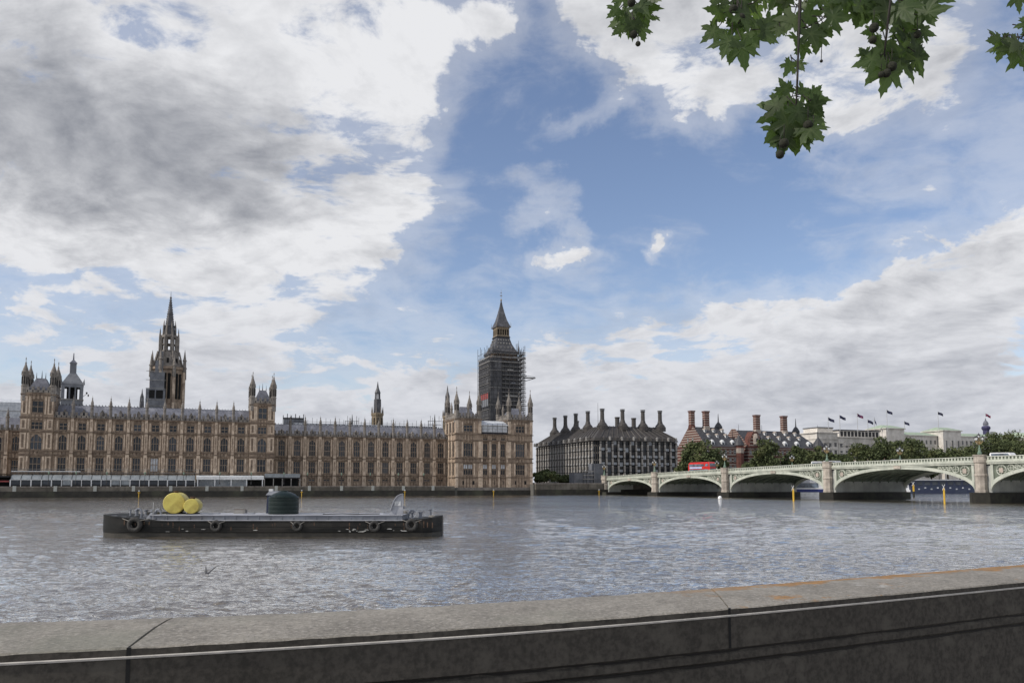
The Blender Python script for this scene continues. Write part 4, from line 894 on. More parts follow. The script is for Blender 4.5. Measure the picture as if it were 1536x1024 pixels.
# ------------------------------------------------------------------ red brick buildings
def banded(mb, x0, x1, y0, y1, z0, z1, step=1.55, bs=.5):
    z = z0; k = 0
    while z < z1 - .01:
        zb = min(z + step - bs, z1); mb.box(x0, x1, y0, y1, z, zb, 'brick'); z = zb
        if z < z1 - .01: zb = min(z + bs, z1); mb.box(x0 - .04, x1 + .04, y0 - .04, y1 + .04, z, zb, 'band_stone'); z = zb
def brick_house(s0, p0, Lx, Ly, ridge, eave, label, grp, chim, turrets, dorm, gable=True):
    t = thing('brick_building', label, 'building', W(s0, p0), FR, grp); mb = MB()
    banded(mb, 0, Lx, 0, Ly, LAND, eave); mb.box(-.3, Lx + .3, -.3, Ly + .3, eave, eave + .35, 'brick')
    ym = Ly / 2
    if gable:
        z = eave + .35; n = 9; hh = (ridge + .6 - z) / n
        for i in range(n):
            f0 = 1 - i / n * .92; f1 = 1 - (i + 1) / n * .92; a, b = ym * f0, ym * f1
            for (q0, q1, mt) in ((0, .62, 'brick'), (.62, 1, 'band_stone')):
                za, zb = z + (i + q0) * hh, z + (i + q1) * hh; ya = a + (b - a) * q0; yb = a + (b - a) * q1; e = .05 if mt == 'band_stone' else 0
                mb.ring([[(-e, ym - ya, za), (.9, ym - ya, za), (.9, ym + ya, za), (-e, ym + ya, za)], [(-e, ym - yb, zb), (.9, ym - yb, zb), (.9, ym + yb, zb), (-e, ym + yb, zb)]], mt)
    mb.build('wall', t)
    rf = MB(); rf.ring([[(.9 if gable else 0, -.3, eave + .35), (Lx, -.3, eave + .35), (Lx, Ly + .3, eave + .35), (.9 if gable else 0, Ly + .3, eave + .35)], [(.9 if gable else 5, ym - .6, ridge), (Lx - 5, ym - .6, ridge), (Lx - 5, ym + .6, ridge), (.9 if gable else 5, ym + .6, ridge)]], 'slate'); rf.build('roof', t)
    wn = MB(); wn.box(-.75, .75, -.1, .05, 0, 2.3, 'band_stone'); wn.box(-.5, .5, -.16, -.101, .2, 2.1, 'glass'); wn.box(-.06, .06, -.2, -.161, .2, 2.1, 'white_paint'); wn.box(-.5, .5, -.2, -.161, 1.1, 1.22, 'white_paint'); me = wn.data('window')
    n = int(Lx / 2.6)
    for z in (eave - 3.3, eave - 7.0, eave - 10.8, eave - 14.6):
        for i in range(n): link(me, 'window', t, ((i + .5) * Lx / n, 0, z))
    for z in (eave - 3.3, eave - 7, eave - 10.8, eave + 3.0):
        for i in range(3 if z < eave else 2): link(me, 'window', t, (-.02, ym + (i - (1 if z < eave else .5)) * 4.2, z), -math.pi / 2)
    if gable:
        ar = MB(); ar.lathe(0, 0, [(1.9, 0), (1.9, .3)], 16, 'band_stone'); ar.lathe(0, 0, [(1.35, .31), (1.35, .5)], 16, 'shadow_dark'); o = ar.build('arched_window', t); o.location = (.05, ym, eave - 1.4); o.rotation_euler = (0, -math.pi / 2, 0)
    dz0 = eave + .4; dm = MB(); dm.box(-.9, .9, 0, 2.4, dz0, dz0 + 2.4, 'white_paint'); dm.box(-.55, .55, -.05, 0, dz0 + .3, dz0 + 2.0, 'glass'); dm.lathe(0, 1.1, [(1.2, dz0 + 2.4), (1.0, dz0 + 3.0), (.3, dz0 + 3.5)], 8, 'white_paint'); me = dm.data('dormer')
    for i in range(dorm): link(me, 'dormer', t, (Lx * .12 + (i + .5) * Lx * .84 / dorm, 1.0, 0))
    k = (ym - .9) / (ridge - eave); d2 = MB(); d2.box(-.5, .5, 0, 1.5, 0, 1.3, 'white_paint'); d2.poly([(-.7, 1.3), (.7, 1.3), (0, 2.0)], -.1, 2.2, 'band_stone'); d2.box(-.25, .25, -.04, 0, .2, 1.1, 'glass'); me = d2.data('roof_light')
    for r_, hgt in ((0, .48), (1, .74)):
        for i in range(dorm): z = eave + (ridge - eave) * hgt; link(me, 'roof_light', t, (Lx * .17 + (i + .5) * Lx * .72 / dorm, (z - eave) * k - .3, z))
    for x, y, wx in chim:
        c = MB(); b0 = eave + (ridge - eave) * (.55 if x > 2 else .9); c.box(-wx * 1.1, wx * 1.1, -1.3, 1.3, b0, ridge + .6, 'band_stone' if x > 2 else 'brick'); banded(c, -wx, wx, -1.1, 1.1, ridge + .6, ridge + 7.4, 1.15, .38); c.box(-wx - .25, wx + .25, -1.35, 1.35, ridge + 7.4, ridge + 8.0, 'brick'); c.build('chimney', t, (x, y, 0))
    for x, y, r_, zt in turrets:
        c = MB(); c.lathe(0, 0, [(r_, LAND), (r_, eave + 1.2)], 12, 'brick'); c.lathe(0, 0, [(r_ + .05, eave - 2.6), (r_ + .05, eave - .2)], 12, 'band_stone'); c.lathe(0, 0, [(r_ + .5, eave + 1.2), (r_ * .95, eave + 2.6), (r_ * .45, eave + 4.8), (.15, eave + 6.4), (.05, zt)], 12, 'slate'); c.build('corner_turret', t, (x, y, 0))
    # spiked ridge ventilators
    for x in (Lx - 4.5,) if gable else (4.5, Lx - 4.5):
        c = MB(); c.lathe(0, 0, [(1.9, ridge - 1.5), (2.0, ridge + .4), (1.2, ridge + 1.8), (.35, ridge + 2.8), (.1, ridge + 7)], 8, 'slate'); c.build('ridge_spike', t, (x, ym, 0))
    return t
GB = 'red brick buildings with banded stone beyond the bridge'
brick_house(221, 322, 21, 24, 32.0, 21.5, 'red and white banded brick building just right of the dark office block', GB, [(0.9, 12, 1.1), (8.5, 11, 1.3)], [(20, .5, 2.3, 33)], 3)
t2 = brick_house(246, 322, 44, 24, 31.0, 21.5, 'long red brick building with five dormers left of the white building', GB, [(14, 11, 1.35), (31, 11, 1.35)], [(8, -.5, 2.6, 33), (43.5, .5, 2.6, 34)], 5)
gp = MB(); gp.poly([(0, 21.8), (8, 21.8), (6.6, 27), (5.2, 29.6), (2.8, 29.6), (1.4, 27)], -.6, 4, 'brick')
for z in (22.6, 24.2, 25.8, 27.4): k = (z - 21.8) / 8 * 3; gp.box(k, 8 - k, -.66, -.6, z, z + .5, 'band_stone')
gp.lathe(4, -.5, [(1.5, 23.4), (1.5, 27), (.9, 28.6)], 6, 'band_stone'); gp.box(3.4, 4.6, -2.1, -1.9, 24.4, 26.2, 'glass'); gp.build('gable', t2)
bb = MB(); bb.box(-.5, .5, 0, 1, 0, 1, 'brick')
t = thing('brick_building', 'low red brick link building between the two banded ones', 'building', W(242.5, 332), FR); mb = MB(); banded(mb, 0, 4, 0, 10, LAND, 22); mb.build('wall', t); MB().polyx([(-.4, 22), (10, 22), (5, 25.2)], 0, 4, 'slate').build('roof', t)
for z in (9, 13, 17): MB().box(1, 3, -.12, -.001, z, z + 2, 'glass').build('window', t)
# ------------------------------------------------------------------ white stone buildings
def stone_block(s0, p0, Lx, Ly, H, label, grp, rows, nx, ny, ww=1.5, wh=2.3, roofh=0, m='portland', rm='copper_green', over=.7, cz=None):
    t = thing('stone_building', label, 'building', W(s0, p0), FR, grp); mb = MB(); mb.box(0, Lx, 0, Ly, LAND, H, m)
    for z in (cz or (H - 3.4, H - 9)): mb.box(-.3, Lx + .3, -.3, Ly + .3, z, z + .5, m)
    mb.box(-over, Lx + over, -over, Ly + over, H, H + .5, m); mb.build('wall', t)
    wm = MB(); wm.box(-ww / 2 - .18, ww / 2 + .18, -.06, .05, -.15, wh + .2, m); wm.box(-ww / 2, ww / 2, -.1, -.061, 0, wh, 'glass'); wm.box(-.05, .05, -.13, -.101, 0, wh, m); me = wm.data('window')
    for z in rows:
        for i in range(nx): link(me, 'window', t, ((i + .5) * Lx / nx, 0, z))
        for i in range(ny): link(me, 'window', t, (0, (i + .5) * Ly / ny, z), -math.pi / 2)
    if roofh:
        r = MB(); r.ring([[(-over, -over, H + .5), (Lx + over, -over, H + .5), (Lx + over, Ly + over, H + .5), (-over, Ly + over, H + .5)], [(min(3, Lx / 3), Ly * .46, H + .5 + roofh), (Lx - min(3, Lx / 3), Ly * .46, H + .5 + roofh), (Lx - min(3, Lx / 3), Ly * .54, H + .5 + roofh), (min(3, Lx / 3), Ly * .54, H + .5 + roofh)]], rm); r.build('roof', t)
    return t
GW = 'pale stone government buildings beyond the trees'
t = stone_block(S(1258, 352), 352, 35, 22, 30, 'large pale stone block with dark attic windows above its cornice', GW, (8, 12, 16, 20.3, 24.6), 9, 5)
at_ = MB(); at_.box(3, 33, 2.5, 20, 30.5, 34.2, 'portland')
for k in range(11): at_.box(4 + k * 2.6, 5.8 + k * 2.6, 2.4, 2.5, 31, 33.8, 'iron_dark')
at_.box(2.5, 33.5, 2, 20.4, 34.2, 34.8, 'slate'); at_.build('attic', t)
pd = MB(); pd.poly([(2, 25.4), (8, 25.4), (5, 28)], -.5, 0, 'portland'); pd.poly([(26, 25.4), (32, 25.4), (29, 28)], -.5, 0, 'portland'); pd.box(2, 8, -.6, -.02, 15.3, 15.8, 'portland'); pd.build('pediment', t)
t = stone_block(S(1226, 348), 348, 14.5, 16, 32, 'tall pale stone corner block right beside the brick buildings', GW, (8, 12, 16, 20.3, 24.6), 4, 4)
at_ = MB(); at_.box(3, 13.5, 2.5, 14, 32.5, 35, 'portland'); at_.box(2.8, 13.8, 2.2, 14.3, 35, 35.5, 'slate'); at_.poly([(4, 26.5), (10.5, 26.5), (7.2, 29)], -.4, 0, 'portland'); at_.build('attic', t)
stone_block(374, 360, 14, 15, 36.6, 'square stone tower block with green roof, nearer the big pale block', GW, (24.5,), 3, 0, 1.3, 4.6, 2.2, cz=(22.5,))
stone_block(388.5, 362, 28, 14, 33.0, 'stone range with shallow green roof between the two green roofed tower blocks', GW, (28.2, 20), 8, 0, 1.2, 2.4, 2.2, cz=(26.6,))
stone_block(417, 358, 15, 15, 36.2, 'square stone tower block with green roof, farther right', GW, (23,), 3, 0, 1.2, 7.4, 2.2, cz=(21.5,))
stone_block(432.5, 362, 60, 14, 33.2, 'long stone range with green roof behind the trees at far right', GW, (28.2, 20), 17, 0, 1.2, 2.6, 2.2, cz=(26,))
stone_block(432.5, 359, 12, 6.5, 21.5, 'low flat stone annexe at the foot of the far green roofed tower block', GW, (17,), 5, 0, 1.0, 1.8)
stone_block(494, 356, 50, 30, 34, 'stone block with green roof at the right edge of the photo', GW, (27, 21), 12, 3, 1.2, 2.4, 3.2)
# filler city behind
for (px0, px1, p, h, lab) in ((1000, 1030, 420, 26, 'dull distant block behind the banded brick building'), (600, 720, 520, 25, 'distant pale roofline behind the palace roofs')):
    a, b = S(px0, p), S(px1, p); stone_block(a, p, b - a, 20, h, lab, None, (h - 5, h - 9), 6, 2, m='portland', rm='slate', roofh=2)
def flags():
    fl = [(1242.5, 625.5, 640, 430, 'flag_navy'), (1260, 622.5, 640, 445, 'flag_navy'), (1286.5, 620, 642, 445, 'flag_red'), (1302, 629, 642, 455, 'flag_navy'), (1312, 626, 641, 470, 'flag_navy'), (1331, 614.5, 640, 462, 'flag_navy'), (1357, 631.5, 645, 500, 'flag_navy'), (1408, 617, 643, 485, 'flag_navy'), (1479, 620, 634, 510, 'flag_red')]
    labs = ['dark flag farthest left on the pale stone roofs', 'dark flag second from the left on the pale roofs', 'reddish flag on a tall pole above the dark attic windows', 'small limp dark flag right of the reddish one', 'narrow drooping flag near the first green roof', 'dark flag on the tallest pole over the first green roofed tower block', 'small dark flag just right of the first green roofed tower block', 'dark flag over the second green roofed tower block', 'flag above the blue cupola at far right']
    for (px, py, pb, Y, m_), lab in zip(fl, labs):
        top = atY(px, py, Y); bot = atY(px, pb + 3, Y); t = thing('flag', lab, 'flag', (bot.x, bot.y, bot.z), 0, 'flags on the pale stone roofs'); h = top.z - bot.z
        MB().lathe(0, 0, [(.17, -1), (.12, h + .3)], 5, 'flag_pole').build('pole', t)
        L = 3.2 if px != 1312 else 1.0; v = []; f = []
        for i in range(9):
            u = i / 8; y = .35 * math.sin(u * 7 + px); z = h - u * (1.5 if L > 2 else 3.5)
            for j in (0, 1): v.append((.08 + u * L, y, z - j * 1.7 * (1 - .1 * u)))
            if i: k = 2 * i; f.append((k - 2, k, k + 1, k - 1))
        o = MB().add(v, f, m_).build('cloth', t); sm = o.modifiers.new('thick', 'SOLIDIFY'); sm.thickness = .05
    w = atY(1479, 644, 500); t = thing('cupola', 'dark blue rooftop cupola under a flag at far right', 'cupola', w, FR); mb = MB(); mb.lathe(0, 0, [(1.8, -3), (1.8, -.5), (2.3, .1), (2.6, 1.0), (2.3, 1.9), (1.5, 2.4)], 10, 'cupola_blue'); mb.build('drum', t)
    mb = MB(); mb.lathe(0, 0, [(1.5, 2.7), (1.6, 3.8), (1.1, 5), (.5, 5.6), (.2, 7)], 10, 'lead_roof'); mb.build('dome', t)
flags()
# ------------------------------------------------------------------ trees
def crown_mesh(name, seed, rx, ry, rz, zc, nb=26, per=110, leaf=.55, mt='leaf_far'):
    rs = np.random.RandomState(seed); P = []
    for k in range(nb):
        d = rs.randn(3); d /= np.linalg.norm(d); q = rs.rand() ** .45; c = np.array([rx, ry, rz]) * d * q * .78; c[2] += zc
        br = (.22 + .20 * rs.rand()) * (rx + rz) / 2
        e = rs.randn(per, 3); e /= np.linalg.norm(e, axis=1)[:, None]; e *= (br * (.55 + .5 * rs.rand(per)))[:, None]; e[:, 2] *= .8; P.append(c + e)
    P = np.concatenate(P); n = len(P); a = rs.randn(n, 3); a /= np.linalg.norm(a, axis=1)[:, None]; b = np.cross(a, rs.randn(n, 3)); b /= np.linalg.norm(b, axis=1)[:, None]
    s = (leaf * (.6 + .8 * rs.rand(n)))[:, None]
    V = np.stack([P - a * s, P + b * s * .6, P + a * s, P - b * s * .6], 1).reshape(-1, 3)
    me = bpy.data.meshes.new(name); me.from_pydata(V.tolist(), [], [(4 * i, 4 * i + 1, 4 * i + 2, 4 * i + 3) for i in range(n)]); me.materials.append(M[mt]); return me
def tree(px, p, py_top, wpx, label, seed, group, squash=1.0, base=LAND):
    s = S(px, p); w = W(s, p); zt = atY(px, py_top, w.y).z; h = zt - base; r = wpx / F * w.y / 2
    t = thing('tree', label, 'tree', (w.x, w.y, base), rnd.random() * 6, group)
    rz = h * .46; me = crown_mesh('crown', seed, r, r, rz, h - rz * .92, int(20 + r * 2.2), 120, .5); o = link(me, 'crown', t, (0, 0, 0))
    tk = MB(); tk.tube([(0, 0, -.2), (.1, 0, h * .3), (.2, .1, h * .6)], [.45, .32, .15], 'bark', 7)
    for k in range(5): a = k * 1.3; tk.tube([(.1, 0, h * (.28 + .05 * k)), (math.cos(a) * r * .35, math.sin(a) * r * .35, h * .5), (math.cos(a) * r * .6, math.sin(a) * r * .6, h * .66)], [.18, .1, .04], 'bark', 5)
    tk.build('trunk', t)
GT = 'trees along the embankment beyond the bridge'
TL = [(1030, 284, 676, 42, 'low tree at the foot of the office block right end', 1), (1052, 278, 657, 64, 'big round tree behind the red bus', 2), (1080, 288, 680, 34, 'low tree just right of the red bus', 3), (1148, 278, 656, 50, 'upright rounded tree in front of the long red brick building', 4),
      (1122, 300, 690, 34, 'small low tree left of the upright rounded tree', 15), (1195, 276, 668, 46, 'broad tree left of the golden lamp at the third pier', 5), (1225, 290, 668, 40, 'tree behind the golden lamp at the third pier', 6), (1262, 276, 680, 50, 'low tree in front of the pale corner block', 7), (1290, 290, 664, 50, 'tree in front of the dark attic windows block', 8),
      (1322, 280, 653, 48, 'tall tree left of the first green roofed tower block', 9), (1366, 280, 656, 56, 'wide tree below the first green roofed range', 10), (1395, 290, 664, 52, 'tree between the two green roofed tower blocks', 11), (1420, 276, 669, 46, 'tree in front of the second green roofed tower block', 12),
      (1455, 274, 664, 44, 'tree behind the lamp at the fourth pier', 13), (1490, 280, 646, 66, 'tallest dark tree at far right above the white van', 14), (1530, 276, 652, 58, 'dark tree at the right edge of the photo', 16), (1515, 300, 642, 50, 'dark tree top behind the others at far right', 17), (1345, 290, 660, 44, 'tree filling the gap left of the wide tree below the green roofed range', 21), (1240, 284, 676, 44, 'low tree directly under the left end of the pale corner block', 22), (1438, 284, 668, 46, 'low tree between the second green roofed tower block and the fourth pier lamp', 23), (1210, 296, 672, 36, 'low tree under the right corner turret of the long red brick building', 24), (1590, 276, 655, 70, 'tree just past the right edge', 18)]
for px, p, py, w_, lab, sd_ in TL[:-1]: tree(px, p, py, w_, lab, sd_, GT)
tree(816, 270, 703, 42, 'dark bushy tree at the foot of the palace pavilion', 31, None, base=3.5); tree(846, 278, 712, 34, 'low dark bush left of the grey hoarding', 32, None, base=3.5)
def hoarding():
    t = thing('hoarding', 'grey site hoarding and cabins at the bridge end', 'hoarding', W(S(862, 266), 266), FR); L = S(905, 266) - S(862, 266)
    mb = MB(); mb.box(L * .68, L * .98, 0, 5, LAND - 1, 11.5, 'hoarding_grey'); mb.box(0, L * .66, .5, 5, LAND - 1, 8.0, 'hoarding_grey'); mb.build('screen', t); mb = MB()
    for z in (5.6, 7.0, 8.4): mb.box(L * .3, L * .67, .3, .45, z, z + .35, 'plank')
    for k in range(5): mb.box(L * .3 + k * 1.4, L * .3 + k * 1.4 + .12, .3, .5, 3.4, 9.2, 'scaffold')
    mb.build('rail', t)
hoarding()
# ------------------------------------------------------------------ bridge
BD = Vector((.4229, -.9062, 0)).normalized(); BR = math.atan2(BD.y, BD.x); B0 = Vector((35.1, 292.8, 0))
def bw(s, off=0, z=0): return B0 + BD * s + Vector((-BD.y, BD.x, 0)) * off + Vector((0, 0, z))   # off>0: inland side (north)
def ztop(s): return float(np.interp(s, [0, 30.5, 65.7, 104, 144, 183, 250], [6.75, 7.55, 8.35, 9.15, 9.5, 9.6, 8.8]))
def zspr(s): return float(np.interp(s, [0, 144, 250], [1.35, 2.5, 2.3]))
WD = 25.0
piers = [30.55, 65.7, 104.1, 144.0, 182.7, 217.5]; PWd = 1.75
spans = [(0.9, 30.55 - PWd)] + [(piers[i] + PWd, piers[i + 1] - PWd) for i in range(5)]
def bridge():
    t = thing('arch_bridge', 'pale green iron arch bridge on granite piers crossing the river', 'bridge', B0, BR)
    # local x along bridge; local y inland
    und = MB(); par = MB(); deck = MB()
    for si, (a, b) in enumerate(spans):
        fas = [MB(), MB()]; spn = [MB(), MB(), MB(), MB()]; key = MB(); n = 36; m = (a + b) / 2; cr = ztop(m) - 2.15; zs = (zspr(a) + zspr(b)) / 2
        def arc(x, k=0.0):
            u = (x - m) / ((b - a) / 2 - k * .0); return zs + (cr - zs) * math.sqrt(max(0, 1 - u * u))
        xi = [m - (b - a) / 2 * math.cos(math.pi * i / n) for i in range(n + 1)]
        lo = [(x, arc(x)) for x in xi]; th = 1.0
        hi = []
        for x in xi:
            u = (x - m) / ((b - a) / 2); uo = u * ((b - a) / 2) / ((b - a) / 2 + .001); z = zs + (cr + .75 - zs) * math.sqrt(max(0, 1 - (u * .965) ** 2)) + .25 * abs(u) ** 6; hi.append((x, min(z, ztop(x) - 1.62)))
        hi[0] = (a, zs + 1.9 + .0); hi[-1] = (b, zs + 1.9)
        for sd_, (y0, y1) in enumerate(((-.12, .5), (WD - .5, WD + .12))):
            for i in range(n):
                fas[sd_].ring([[(lo[i][0], y, lo[i][1]), (lo[i + 1][0], y, lo[i + 1][1]), (hi[i + 1][0], y, max(hi[i + 1][1], lo[i + 1][1] + .3)), (hi[i][0], y, max(hi[i][1], lo[i][1] + .3))] for y in (y0, y1)], 'bridge_green')
        zin = zs + 1.9; li = [(x, zin + (cr + .1 - zin) * math.sqrt(max(0, 1 - ((x - m) / ((b - a) / 2)) ** 2))) for x in xi]
        for i in range(n):                                        # ribbed soffit and spandrel back panel
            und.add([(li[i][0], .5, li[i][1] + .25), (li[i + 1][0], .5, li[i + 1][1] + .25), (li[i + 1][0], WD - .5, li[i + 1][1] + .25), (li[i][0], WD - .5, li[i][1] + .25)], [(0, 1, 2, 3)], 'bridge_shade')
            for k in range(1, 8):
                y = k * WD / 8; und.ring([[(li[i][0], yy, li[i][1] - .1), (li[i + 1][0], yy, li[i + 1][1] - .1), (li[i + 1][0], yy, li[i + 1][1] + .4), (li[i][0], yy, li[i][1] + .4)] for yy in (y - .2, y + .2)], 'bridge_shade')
            zt0, zt1 = ztop(lo[i][0]) - 1.7, ztop(lo[i + 1][0]) - 1.7
            if hi[i][1] < zt0 - .05 or hi[i + 1][1] < zt1 - .05:
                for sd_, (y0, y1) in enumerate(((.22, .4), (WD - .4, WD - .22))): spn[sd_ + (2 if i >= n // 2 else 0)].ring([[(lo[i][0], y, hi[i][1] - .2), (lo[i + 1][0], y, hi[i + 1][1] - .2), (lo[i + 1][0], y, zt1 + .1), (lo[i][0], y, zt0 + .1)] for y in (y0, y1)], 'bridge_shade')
        L = b - a                                                 # tracery: rings shrinking towards the crown
        for sgn, e in ((1, a), (-1, b)):
            spand = spn[0 if sgn > 0 else 2]; x = e + sgn * .55; spand.box(min(e, x), max(e, x), -.05, .2, zs + 1.7, ztop(e) - 1.7, 'bridge_green'); xx = e + sgn * 1.0
            for k in range(7):
                u = (xx + sgn * .8 - m) / (L / 2); zh = zs + (cr + .75 - zs) * math.sqrt(max(0, 1 - (u * .965) ** 2)); top = ztop(xx) - 1.75; r_ = (top - zh) / 2
                if r_ < .26: break
                r_ = min(r_, 1.15); cx = xx + sgn * r_; cz = top - r_
                pts = [(cx + r_ * .86 * math.cos(q * math.pi / 6), .12, cz + r_ * .86 * math.sin(q * math.pi / 6)) for q in range(13)]; spand.tube(pts, .13, 'bridge_green', 4)
                if k == 0: spand.box(cx - .4, cx + .4, -.02, .2, cz - .5, cz + .45, 'band_stone')
                if r_ > .5: spand.tube([(cx - r_ * .7, .12, cz), (cx + r_ * .7, .12, cz)], .08, 'bridge_green', 4); spand.tube([(cx, .12, cz - r_ * .8), (cx, .12, cz + r_ * .8)], .08, 'bridge_green', 4)
                xx += sgn * r_ * 2.05
        x = m; zc = ztop(m); key.box(m - .9, m + .9, -.32, -.12, zc - 2.0, zc - 1.35, 'pier_granite')
        for q in (0, 1): fas[q].build('arch_rib', t)
        for q in spn: q.build('spandrel', t)
        key.build('crown_boss', t)
    X = np.arange(-1, 222, 3.0)
    def strip(mb, y0, y1, d0, d1, mt):
        for i in range(len(X) - 1):
            x0, x1 = float(X[i]), float(X[i + 1]); mb.ring([[(x0, y, ztop(x0) + d0), (x1, y, ztop(x1) + d0), (x1, y, ztop(x1) + d1), (x0, y, ztop(x0) + d1)] for y in (y0, y1)], mt)
    for f in (0, 1):
        q = lambda a, b: (a, b) if not f else (WD - b, WD - a)
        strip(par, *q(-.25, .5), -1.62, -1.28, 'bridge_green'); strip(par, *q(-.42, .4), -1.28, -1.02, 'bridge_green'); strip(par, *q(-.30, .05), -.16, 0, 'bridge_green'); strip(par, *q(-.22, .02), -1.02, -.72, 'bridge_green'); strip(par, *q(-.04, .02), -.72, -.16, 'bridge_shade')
        x = 0.0
        while x < 220:
            y0, y1 = q(-.2, -.041); z = ztop(x); par.box(x - .16, x + .16, y0, y1, z - .73, z - .15, 'bridge_green'); x += .72
    strip(deck, .4, WD - .4, -1.9, -1.35, 'road'); deck.build('deck', t); strip_ = MB(); strip(strip_, .06, 3.4, -1.349, -1.18, 'pavement'); strip(strip_, WD - 3.4, WD - .06, -1.349, -1.18, 'pavement'); strip_.build('pavement', t)
    und.build('underside', t); par.build('parapet', t)
    for pi, s in enumerate([-1.2] + piers):
        mb = MB(); zt = ztop(s) + .25; zb = zspr(s) - .35; r_ = 1.12
        for y in (-.55, WD + .55):
            mb.lathe(s, y, [(r_ * 1.1, zb - .4), (r_ * 1.1, zb + .3), (r_, zb + .6), (r_, (zb + zt) / 2 - .6), (r_ * 1.12, (zb + zt) / 2 - .5), (r_ * 1.12, (zb + zt) / 2 - .2), (r_ * .97, (zb + zt) / 2), (r_ * .97, zt - 1.7), (r_ * 1.15, zt - 1.5), (r_ * 1.15, zt - .9), (r_ * 1.08, zt - .8), (r_ * 1.08, zt - .25), (r_ * 1.2, zt - .15), (r_ * 1.2, zt + .05)], 8, 'pier_granite')
        mb.box(s - PWd, s + PWd, .2, WD - .2, zb, ztop(s) - 1.9, 'pier_side'); h = PWd + .45
        mb.ring([[(s - h, -1.2, z), (s, -3.6, z), (s + h, -1.2, z), (s + h, WD + 1.2, z), (s, WD + 3.6, z), (s - h, WD + 1.2, z)] for z in (-3, zb - .02)], 'tidal')
        mb.build('pier', t)
bridge()
def bridge_lamp():
    t = thing('bridge_lamp', 'x', 'street lamp', (0, 0, 0), BR, 'three lantern lamps on the bridge parapets')
    MB().lathe(0, 0, [(.42, 0), (.42, .5), (.3, .6), (.2, 1.1), (.28, 1.2), (.13, 1.4), (.11, 2.1)], 8, 'lamp_green').build('post', t)
    mb = MB(); mb.lathe(0, 0, [(.12, 2.0), (.3, 2.3), (.42, 2.7), (.14, 3.0), (.12, 3.5), (.2, 3.55)], 8, 'gold')
    for k in range(2): s_ = 1 - 2 * k; mb.tube([(0, 0, 2.2), (s_ * .45, 0, 2.35), (s_ * .78, 0, 2.7), (s_ * .78, 0, 3.0)], .07, 'gold', 5)
    mb.tube([(0, 0, 2.25), (0, -.45, 2.35), (0, -.7, 2.7), (0, -.7, 3.0)], .07, 'gold', 5); mb.build('bracket', t)
    ln = MB(); ln.lathe(0, 0, [(.16, 0), (.27, .42), (.30, .46)], 6, 'lamp_glass'); ln.lathe(0, 0, [(.34, .46), (.2, .68), (.08, .78), (.03, 1.0)], 6, 'iron_dark')
    for k in range(6): a = math.pi / 6 + k * math.pi / 3; ln.tube([(math.cos(a) * .16, math.sin(a) * .16, 0), (math.cos(a) * .28, math.sin(a) * .28, .46)], .025, 'iron_dark', 4)
    me = ln.data('lantern')
    for x, y, z in ((0, 0, 3.5), (.78, 0, 3.0), (-.78, 0, 3.0), (0, -.7, 3.0)): link(me, 'lantern', t, (x, y, z))
    labs = {0: 'lamp at the far left end of the bridge', 1: 'lamp on the first river pier, against the office block', 2: 'lamp on the second river pier, right of the red bus', 3: 'golden lamp on the third river pier', 4: 'golden lamp on the fourth river pier at right'}
    fl = {1: 'far side lamp close behind the red bus front', 2: 'far side lamp left of the third pier, over the third arch', 3: 'far side golden lamp over the middle of the fourth arch'}
    first = True
    for i, s in enumerate([-1.2] + piers[:4]):
        for side, dct in ((0, labs), (1, fl)):
            if i not in dct: continue
            loc = bw(s, -.55 if side == 0 else WD + .55, ztop(s) + .28)
            if first: t.location = loc; t['label'] = dct[i]; first = False
            else: tree_copy(t, loc, label=dct[i])
    return t
bridge_lamp()
def bus():
    s = float(48); 
    # find s where px = 1052
    best = min(np.arange(35, 80, .1), key=lambda q: abs(PX(bw(float(q), 8, 8)) - 1053)); s = float(best); z = ztop(s) - 1.35
    t = thing('bus', 'red double decker bus crossing the bridge', 'bus', bw(s, 8, z), BR + R(0)); L = 11.0
    pr = [(-5.4, .35), (5.3, .35), (5.5, 1.6), (5.4, 2.6), (5.1, 4.05), (4.7, 4.35), (-4.6, 4.35), (-5.2, 4.1), (-5.5, 3.2), (-5.5, .6)]
    b = MB().poly(pr, -1.25, 1.25, 'bus_red').build('body', t); bv = b.modifiers.new('bevel', 'BEVEL'); bv.width = .14; bv.segments = 2; bv.limit_method = 'ANGLE'
    MB().box(-4.9, 2.6, -1.29, -1.2, 2.95, 3.75, 'bus_glass').build('window', t); MB().box(-4.9, 4.6, -1.28, -1.2, 1.2, 2.1, 'bus_glass').build('window', t); MB().poly([(2.9, 3.0), (4.85, 3.0), (4.6, 3.8), (3.6, 3.8)], -1.29, -1.2, 'bus_glass').build('window', t)
    MB().box(-4.6, 1.6, -1.285, -1.2, 2.3, 2.85, 'ad_blue').build('advert_panel', t); MB().ring([[(5.2, y, 2.9), (5.46, y, 2.9), (5.22, y, 3.9), (5.0, y, 3.9)] for y in (-1.1, 1.1)], 'bus_glass').build('windscreen', t); MB().box(5.35, 5.56, -1.1, 1.1, 1.2, 2.3, 'bus_glass').build('windscreen', t)
    for x in (-3.4, 3.4):
        for y in (-1.12, 1.12): o = MB().lathe(0, 0, [(.5, -.15), (.5, .15)], 16, 'rubber').build('wheel', t, (x, y, .5)); o.rotation_euler = (R(90), 0, 0)
bus()
